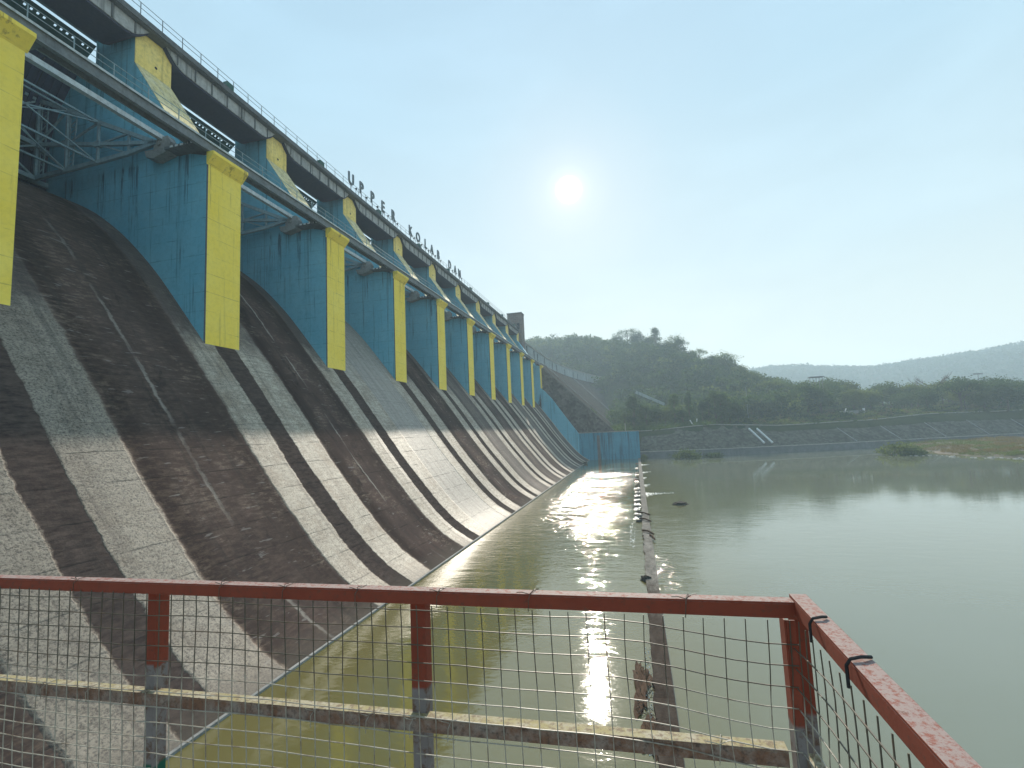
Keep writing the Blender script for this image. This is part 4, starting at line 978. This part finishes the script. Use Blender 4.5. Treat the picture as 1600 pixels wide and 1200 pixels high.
# ------------------------------------------------------------ vegetation
rng = np.random.default_rng(11)
def leaf_quads(cent, size, rng):
    n = len(cent); nrm_ = rng.normal(size=(n, 3)); nrm_[:, 2] += .5; nrm_ /= np.linalg.norm(nrm_, axis=1)[:, None]
    a = np.cross(nrm_, rng.normal(size=(n, 3))); a /= np.linalg.norm(a, axis=1)[:, None]; b = np.cross(nrm_, a)
    s = (size*rng.uniform(.6, 1.35, n))[:, None]; a = a*s; b = b*s*.7
    V = np.stack([cent-a, cent-b*.9, cent+a, cent+b*.9], 1).reshape(-1, 3); F = np.arange(4*n).reshape(-1, 4); return V, F
def crown_pts(kind, n, rng, ncl):
    """leaf clump centres in a unit-height tree (z 0..1), then leaves around each"""
    cl = []
    for _ in range(ncl):
        if kind == 'round':
            v = rng.normal(size=3); v /= np.linalg.norm(v); v *= rng.uniform(.35, 1)**.5; p = v*np.array([.40, .40, .33]) + [0, 0, .64]; s = rng.uniform(.06, .13)
        elif kind == 'spread':
            a = rng.uniform(0, 6.28); r_ = rng.uniform(.05, .62); p = np.array([r_*math.cos(a), r_*math.sin(a), .84-.35*r_**1.6+rng.uniform(-.07, .05)]); s = rng.uniform(.05, .10)
        elif kind == 'column':
            z = rng.uniform(.12, .98); rr_ = .13*(1-(abs(z-.45)/.62)**2)*rng.uniform(.5, 1.1); a = rng.uniform(0, 6.28); p = np.array([rr_*math.cos(a), rr_*math.sin(a), z]); s = rng.uniform(.025, .05)
        elif kind == 'cone':
            z = rng.uniform(.2, 1); rr_ = .34*(1.05-z)*rng.uniform(.4, 1.1); a = rng.uniform(0, 6.28); p = np.array([rr_*math.cos(a), rr_*math.sin(a), z]); s = rng.uniform(.04, .08)
        else:
            a = rng.uniform(0, 6.28); r_ = rng.uniform(0, .8)**.8; p = np.array([r_*math.cos(a), r_*math.sin(a), .1+.62*(1-r_*.8)*rng.uniform(.2, 1)]); s = rng.uniform(.1, .2)
        cl.append((p, s))
    per = max(1, n//ncl); out = []
    for p, s in cl: out.append(p + rng.normal(size=(per, 3))*s*np.array([1, 1, .75]))
    return np.concatenate(out)
def tree_proto(kind, leafm, nleaf, ncl, lsize, hgt, seed, bare=False):
    rg = np.random.default_rng(seed); r = empty({'round': 'broadleaf_tree', 'spread': 'spreading_tree', 'column': 'poplar_tree', 'cone': 'conical_tree', 'bush': 'shrub'}[kind] if not bare else 'bare_tree')
    tr = MB(); rr_ = random.Random(seed)
    top = {'round': .6, 'spread': .62, 'column': .85, 'cone': .9, 'bush': .2}[kind]*hgt
    tr.tube([(0, 0, -.6), (.02*hgt, 0, top*.35), (-.01*hgt, .015*hgt, top*.7), (0, 0, top)], [.03*hgt, .022*hgt, .016*hgt, .007*hgt], 7)
    nb = {'round': 7, 'spread': 9, 'column': 4, 'cone': 5, 'bush': 5}[kind] if not bare else 10
    for k in range(nb):
        a = rr_.uniform(0, 6.28); z0 = top*rr_.uniform(.45, .95); L_ = hgt*{'round': .28, 'spread': .48, 'column': .08, 'cone': .16, 'bush': .3}[kind]*rr_.uniform(.7, 1.1)
        if bare: L_ = hgt*.42*rr_.uniform(.7, 1.1)
        p1 = Vector((math.cos(a)*L_*.5, math.sin(a)*L_*.5, z0+L_*.45)); p2 = Vector((math.cos(a+.2)*L_, math.sin(a+.2)*L_, z0+L_*(.55 if kind == 'spread' and not bare else .85)))
        tr.tube([(0, 0, z0), p1, p2], [.011*hgt, .007*hgt, .003*hgt], 5)
        if bare:
            for q_ in range(11):
                b2 = a+rr_.uniform(-.9, .9); s0 = p1.lerp(p2, rr_.uniform(0, .9)); l2 = L_*rr_.uniform(.25, .5)
                tr.tube([s0, s0+Vector((math.cos(b2)*l2*.6, math.sin(b2)*l2*.6, l2*.6)), s0+Vector((math.cos(b2)*l2*.9, math.sin(b2)*l2*.9, l2*1.2))], [.005*hgt, .0035*hgt, .002*hgt], 4)
    tr.build('trunk', M['bark'], r, smooth=True)
    if nleaf:
        P_ = crown_pts(kind, nleaf, rg, ncl)*hgt; V_, F_ = leaf_quads(P_, lsize, rg); mesh_np('crown', V_, F_, leafm, r)
    return r
protos = {
 'r1': tree_proto('round', M['leaf'], 2600, 70, .26, 9, 1), 'r2': tree_proto('round', M['leaf'], 2300, 48, .26, 8, 2), 'r3': tree_proto('round', M['leafl'], 2100, 42, .24, 7, 3),
 's1': tree_proto('spread', M['leaf'], 1900, 46, .25, 10, 4), 's2': tree_proto('spread', M['leaf'], 1000, 26, .22, 9, 5),
 'p1': tree_proto('column', M['leaf'], 2300, 80, .20, 11, 6), 'p2': tree_proto('column', M['leaf'], 2000, 60, .21, 10, 7),
 'c1': tree_proto('cone', M['leaf'], 2200, 60, .24, 10, 8), 'b1': tree_proto('bush', M['leaf'], 1500, 30, .15, 2.6, 9), 'b2': tree_proto('bush', M['leafl'], 1400, 26, .14, 2.3, 10),
 'n1': tree_proto('round', M['leaf'], 0, 1, .2, 9, 12, bare=True)}
H0 = {'r1': 9, 'r2': 8, 'r3': 7, 's1': 10, 's2': 9, 'p1': 11, 'p2': 10, 'c1': 10, 'b1': 2.6, 'b2': 2.3, 'n1': 9}
used = set()
def ground_at(x, y):
    h = height(x, y)
    if x <= .8 and y < 200 and x > -19: h = max(h, -1.6)
    return h
def tree(kind, px, D, hgt, label, cat='tree', group=None, z=None, wide=1):
    """px: bearing; D: distance from the camera on the ground"""
    d = ray(px, 640 if True else 0); k = D/math.hypot(d.x, d.y); x, y = d.x*k, d.y*k
    o = protos[kind] if kind not in used else copy_tree(protos[kind])
    used.add(kind); s = hgt/H0[kind]
    o.location = (x, y, (ground_at(x, y) if z is None else z)-.1); o.scale = (s*wide, s*wide, s); o.rotation_euler[2] = rnd.uniform(0, 6.28)
    return tag(o, label, cat, group)
SKY_T = [('s2', 988, 428, 15, 'open spreading tree standing tallest on the hill skyline', 1), ('r2', 1003, 425, 11, 'dense round tree just right of the open spreading skyline tree', 1), ('r1', 1016, 420, 9.5, 'small tree in the dip between two skyline trees', 1),
 ('c1', 1032, 400, 16, 'tall conical dark tree on the hill skyline', 1.1), ('r2', 1022, 408, 9, 'low tree leaning on the left of the conical skyline tree', 1), ('r1', 1060, 380, 11, 'broad tree with uneven crown on the falling skyline', 1.2), ('s2', 1070, 378, 10, 'broad open crown joined to the uneven skyline tree', 1),
 ('s2', 1098, 352, 10.5, 'small open crowned tree half way down the hill skyline', .8), ('r1', 1086, 360, 6.5, 'low tree between two open crowns on the falling skyline', 1.2), ('r1', 1138, 336, 11.5, 'large smooth domed tree at the end of the hill', 1.25), ('r2', 1152, 330, 6.5, 'smaller tree against the right side of the domed tree', 1.3), ('r2', 1118, 342, 7, 'low crown left of the large domed tree', 1.3),
 ('r2', 972, 440, 9, 'small crown left of the open spreading skyline tree', 1)]
for kd, px, D, hg, lb, wd in SKY_T: tree(kd, px, D-4, hg*1.18, lb, 'tree', 'trees on the hill skyline', wide=wd)
POP = [('p2', 921, 190, 9.5, 'bushy tree alone at the foot of the dam flank', 1.9), ('p1', 990, 205, 13.5, 'tall dark columnar tree behind the right end of the blue wall', 1.7), ('p2', 1008, 204, 9.5, 'shorter columnar tree just right of the one behind the blue wall', 1.9), ('r2', 1024, 206, 9, 'rounded tree between two columnar groups behind the bank', .9), ('r3', 1038, 205, 8.5, 'pale leafy tree left of the two poplars', .9),
 ('p1', 1054, 207, 13.5, 'thick poplar left of the slender one', 1.25), ('p1', 1077, 206, 14, 'slender pointed poplar standing alone above the bank', .75), ('p2', 1066, 203, 7, 'low bushy tree between the two poplars', 2.2), ('p1', 1097, 206, 10, 'small poplar at the left of the dark clump', 1.1), ('p1', 1107, 206, 11, 'poplar second from left in the dark clump', 1.1),
 ('p1', 1117, 208, 13.8, 'tallest poplar of the dark clump on the bank', 1.4), ('p2', 1127, 209, 13, 'poplar right of the tallest in the dark clump', 1.7), ('r1', 1139, 211, 11, 'wide dark tree forming the right side of the clump', .85), ('r2', 1152, 214, 7.5, 'low dark tree at the right end of the clump', 1.0), ('p2', 975, 204, 7, 'small columnar tree left of the tall one behind the blue wall', 1.6)]
for kd, px, D, hg, lb, wd in POP: tree(kd, px, D, hg, lb, 'tree', 'trees behind the river bank', wide=wd)
vr = random.Random(21)
def nth(i):
    O = ORD + ['fourteenth', 'fifteenth', 'sixteenth', 'seventeenth', 'eighteenth', 'nineteenth']
    if i < 19: return O[i]
    n_ = i+1; tn = ['twent', 'thirt', 'fort'][n_//10-2]
    return tn+'ieth' if n_ % 10 == 0 else tn+'y-'+ORD[n_ % 10-1]
MIDT = []
for i in range(46):
    px = 1160 + 445*(i+.5)/46 + vr.uniform(-6, 6); D = vr.uniform(255, 330)
    MIDT.append((px, D))
for px, D in MIDT:
    k = vr.choice(['r1', 'r2', 'r3', 'r3', 'r2']); hg = vr.uniform(6.5, 12.5)
    tree(k, px, D, hg, ('pale green' if k == 'r3' else 'dark green') + ' rounded tree, ' + nth(MIDT.index((px, D))) + ' from the left in the belt below the far hills', 'tree', 'belt of trees below the far hills', wide=1.15)
tree('s1', 1502, 262, 12.5, 'broad flat crowned dark tree rising above the belt on the right', 'tree', 'belt of trees below the far hills', wide=1.2)
tree('r1', 1575, 268, 12, 'dense dark tree rising above the belt near the right edge', 'tree', 'belt of trees below the far hills', wide=1.2)
tree('r2', 1262, 245, 13, 'tall dark tree in front of the flat roofed shelter, left side', 'tree', 'belt of trees below the far hills')
tree('r1', 1283, 247, 12.5, 'tall dark tree in front of the flat roofed shelter, right side', 'tree', 'belt of trees below the far hills')
tree('n1', 1459, 292, 15, 'bare leafless tree standing above the green tree belt', 'tree', wide=1.0)
for i, (px, D, k, hg, lb) in enumerate([(1066, 163.5, 'b2', 4.4, 'pale green bush at the foot of the kerb wall, left of the other'), (1108, 166, 'b1', 2.8, 'small bush at the foot of the kerb wall right of the pale one'), (1395, 168, 'b2', 4.8, 'tall pale bush at the left end of the grassy spit'), (1420, 167, 'b2', 3.2, 'smaller bush beside the tall one on the spit')]):
    tree(k, px, D, hg, lb, 'bush', z=ZW-.15, wide=1.1)
o = tree('b2', 1001.5, 162, 2.6, 'yellow green reeds growing at the far end of the weir sill', 'plant', z=ZW, wide=.45)
for k_, o_ in protos.items():
    if k_ not in used: print('unused proto', k_)

def scatter(name, mat, spots, kinds, leaf, rng, label=None):
    """one mesh of many crowns: spots = (x, y, z, height)"""
    T = []
    for kd, n_, c_ in kinds:
        for s in range(3): T.append(crown_pts(kd, n_, rng, c_))
    Vs = []; Fs = []; o_ = 0
    for (x, y, z, h) in spots:
        P_ = T[rng.integers(len(T))]; a = rng.uniform(0, 6.28); c_, s_ = math.cos(a), math.sin(a)
        Q = np.stack([P_[:, 0]*c_-P_[:, 1]*s_, P_[:, 0]*s_+P_[:, 1]*c_, P_[:, 2]], 1)*h*np.array([1.15, 1.15, 1])
        V_, F_ = leaf_quads(Q, leaf*h, rng); V_ += np.array([x, y, z]); Vs.append(V_); Fs.append(F_+o_); o_ += len(V_)
    o = mesh_np(name, np.concatenate(Vs), np.concatenate(Fs), mat); tag(o, label, kind='stuff'); return o
sp_ = []
while len(sp_) < 2300:
    az = vr.uniform(-15.5, 17); d1, H1 = lerp_t(RID, az); u_ = vr.random()**.8; D = 228+(d1+25-228)*u_
    x, y = D*math.sin(R(az)), D*math.cos(R(az))
    dd = min(math.hypot(x-p[0], y-p[1]) for p in crp)
    cx = np.interp(y, [p[1] for p in crp], [p[0] for p in crp])
    if dd < 5 or (dd < 30 and x > cx and y < 318): continue
    sp_.append((x, y, max(height(x, y), 31-dd*.95 if (x > cx and y < 385 and dd < 36) else -99)-2.0, vr.choice([vr.uniform(4, 7), vr.uniform(6, 10), vr.uniform(9, 13) if D < d1-40 else 7])))
scatter('pale_hill_trees', M['leafl'], sp_[:420], [('round', 150, 22)], .065, rng); scatter('hill_forest', M['leaf'], sp_[420:], [('round', 150, 22), ('round', 130, 16), ('spread', 100, 16)], .062, rng)
sp_ = []
while len(sp_) < 3600:
    az = vr.uniform(9, 38); D = vr.uniform(980, 1380); x, y = D*math.sin(R(az)), D*math.cos(R(az)); sp_.append((x, y, height(x, y)-2, vr.uniform(7, 14)))
scatter('far_forest', M['leafd'], sp_, [('round', 26, 9)], .16, rng)
sp_ = []
while len(sp_) < 2400:
    az = vr.uniform(7, 38); D = 205+vr.random()**1.1*140; x, y = D*math.sin(R(az)), D*math.cos(R(az))
    off = y-bank_y(x)
    if off < 11.3: continue
    sp_.append((x, y, ground_at(x, y)-.25, vr.uniform(.6, 2.3)*(.7 if off < 20 else 1.25)))
scatter('scrub', M['leafl'], sp_[:1000], [('bush', 80, 12)], .13, rng); scatter('dry_scrub', M['dry'], sp_[1000:1450], [('bush', 80, 12)], .12, rng); scatter('dark_scrub', M['leaf'], sp_[1450:], [('bush', 80, 12)], .14, rng)
sp_ = []
while len(sp_) < 420:
    az = vr.uniform(-7, 8); D = vr.uniform(182, 240); x, y = D*math.sin(R(az)), D*math.cos(R(az))
    if y-bank_y(x) < 13 or (x < .8 and y < 178): continue
    sp_.append((x, y, ground_at(x, y)-.4, vr.uniform(1.5, 4.8)))
scatter('undergrowth', M['leaf'], sp_, [('bush', 130, 16)], .075, rng)
# grassy spit at the right
def spit_h(x, y):
    a = sm((x-66)/30); lo = 158 - (x-52)*.95 if x < 92 else 120-(x-92)*.2
    hi = bank_y(x)-.4; v = min(1, max(0, (y-lo)/7)); return ZW-.6 + a*(1.15+.5*mnoise.noise(Vector((x*.12, y*.12, 0))))*sm(v)*1.5
V = []; F = []; gx = [50+i*1.6 for i in range(80)]; gy = [98+j*1.6 for j in range(78)]
for x in gx:
    for y in gy: V.append((x, y, spit_h(x, y) if y < bank_y(x)-.2 else ZW-.8))
for i in range(len(gx)-1):
    for j in range(len(gy)-1): F.append((i*78+j, (i+1)*78+j, (i+1)*78+j+1, i*78+j+1))
def spit_mat():
    m, t, b = newmat('spit_soil'); n1 = nz(t, pos(t), .25, 5, .7)
    t.links.new(mix(t, ramp(t, n1, [(.4, 0), (.6, 1)]), (.045, .048, .024), (.085, .058, .038)), b.inputs['Base Color']); b.inputs['Roughness'].default_value = .95; return m
o = mesh_np('spit_ground', V, F, spit_mat(), smooth=True); tag(o, kind='structure')
spA = []; spB = []
while len(spA) < 1500:
    x = vr.uniform(54, 125); y = vr.uniform(100, 200)
    if y > bank_y(x)-1.2: continue
    h = spit_h(x, y)
    if h < ZW+.12: continue
    (spA if mnoise.noise(Vector((x*.07, y*.07, 8))) < .02 else spB).append((x, y, h-.1, vr.uniform(.4, 1.3)))
scatter('spit_scrub', M['leafl'], spA, [('bush', 60, 10)], .10, rng)
if spB: scatter('spit_grass', M['reddry'], spB, [('bush', 60, 10)], .10, rng)
# stones along the spit edge
k = 0; s0 = None
for i in range(24):
    px = 1385 + i*9.5 + vr.uniform(-3, 3); py = 709 + (px-1372)*.036 + vr.uniform(-1, 1.5); p = onZ(px, py, ZW)
    if s0 is None: s0 = blob('shore_stone', M['stone'], p, (.9, .7, .38), 30, .5, 2); o = s0
    else: o = s0.copy(); C.objects.link(o)
    o.location = p+Vector((0, 0, -.02)); s_ = vr.uniform(.25, .85); o.scale = (s_, s_*vr.uniform(.7, 1.2), s_); o.rotation_euler[2] = vr.uniform(0, 6)
    tag(o, 'pale stone at the water edge of the grassy spit, ' + nth(i) + ' from the left', 'stone', 'shore stones along the spit')
# small things beyond the bank
o = empty('park_shelter', onY(1275, 590, 262)); o.location.z = height(o.location.x, o.location.y)
zz = onY(1275, 590, 262).z - o.location.z
MB().box(-3.0, 3.0, -2, 2, zz+.0, zz+.45).build('roof', M['deckc'], o)
V = MB()
for k in range(5): V.box(-2.8+k*1.32, -2.6+k*1.32, -.12, .12, -1, zz-.002)
V.build('columns', M['deckc'], o)
tag(o, 'flat roofed shelter on columns peeping above the tree belt', 'shelter')
for px, py, lb in ((1528, 585, 'tall thin mast with a flat head above the trees on the right'), (1165, 605, 'slim pale pole standing in the scrub below the hill')):
    p = onY(px, py, 250 if px > 1500 else 225); g_ = height(p.x, p.y)
    r = empty('mast', (p.x, p.y, g_)); MB().tube([(0, 0, -.3), (0, 0, p.z-g_)], .11, 6).build('pole', M['steelm'], r)
    if px > 1500: MB().box(-1.6, 1.6, -.3, .3, p.z-g_, p.z-g_+.5).build('head', M['steelm'], r)
    tag(r, lb, 'mast')
p = onY(1085, 655, 192); r = empty('slide', (p.x, p.y, ground_at(p.x, p.y)))
MB().bar((-1.6, 0, 3.0), (-.2, 0, .3), .5, .35).build('chute', M['white'], r); MB().bar((.9, 0, 3.4), (.7, 0, 2.0), .3, .3).build('post', M['white'], r)
tag(r, 'small white sloping chute on the bank top below the poplars', 'chute')
p = onY(1015, 622, 235); r = MB().bar((-6, 0, 3.2), (6.5, 4, -3.0), .35, 1.3).build('path_wall', M['flank']); r.location = (p.x, p.y, p.z)
tag(r, 'pale parapet of a stair path slanting down the wooded slope', 'wall')
p = onY(1330, 648, 228); r = empty('culvert', (p.x, p.y, ground_at(p.x, p.y)))
MB().prismY([(-6, 0), (-3.5, 1.5), (4.6, 1.7), (4.6, 0)], 0, 1.0).build('wall', M['conc'], r); MB().box(4.62, 5.1, -.1, 1.1, 0, 2.4).build('post', M['white'], r)
MB().bar((-1.6, -.1, 2.6), (-2.1, -.1, 1.4), .3, .3).build('rail', M['white'], r)
tag(r, 'low concrete culvert head with a white post in the scrub', 'culvert')
p = onY(976.5, 661, 178); r = MB().bar((0, 0, -1.6), (0, 0, 1.6), .3).build('marker_post', M['stone']); r.location = (p.x, 178, -.0)
tag(r, 'short pale post on the ground behind the blue wall', 'post')
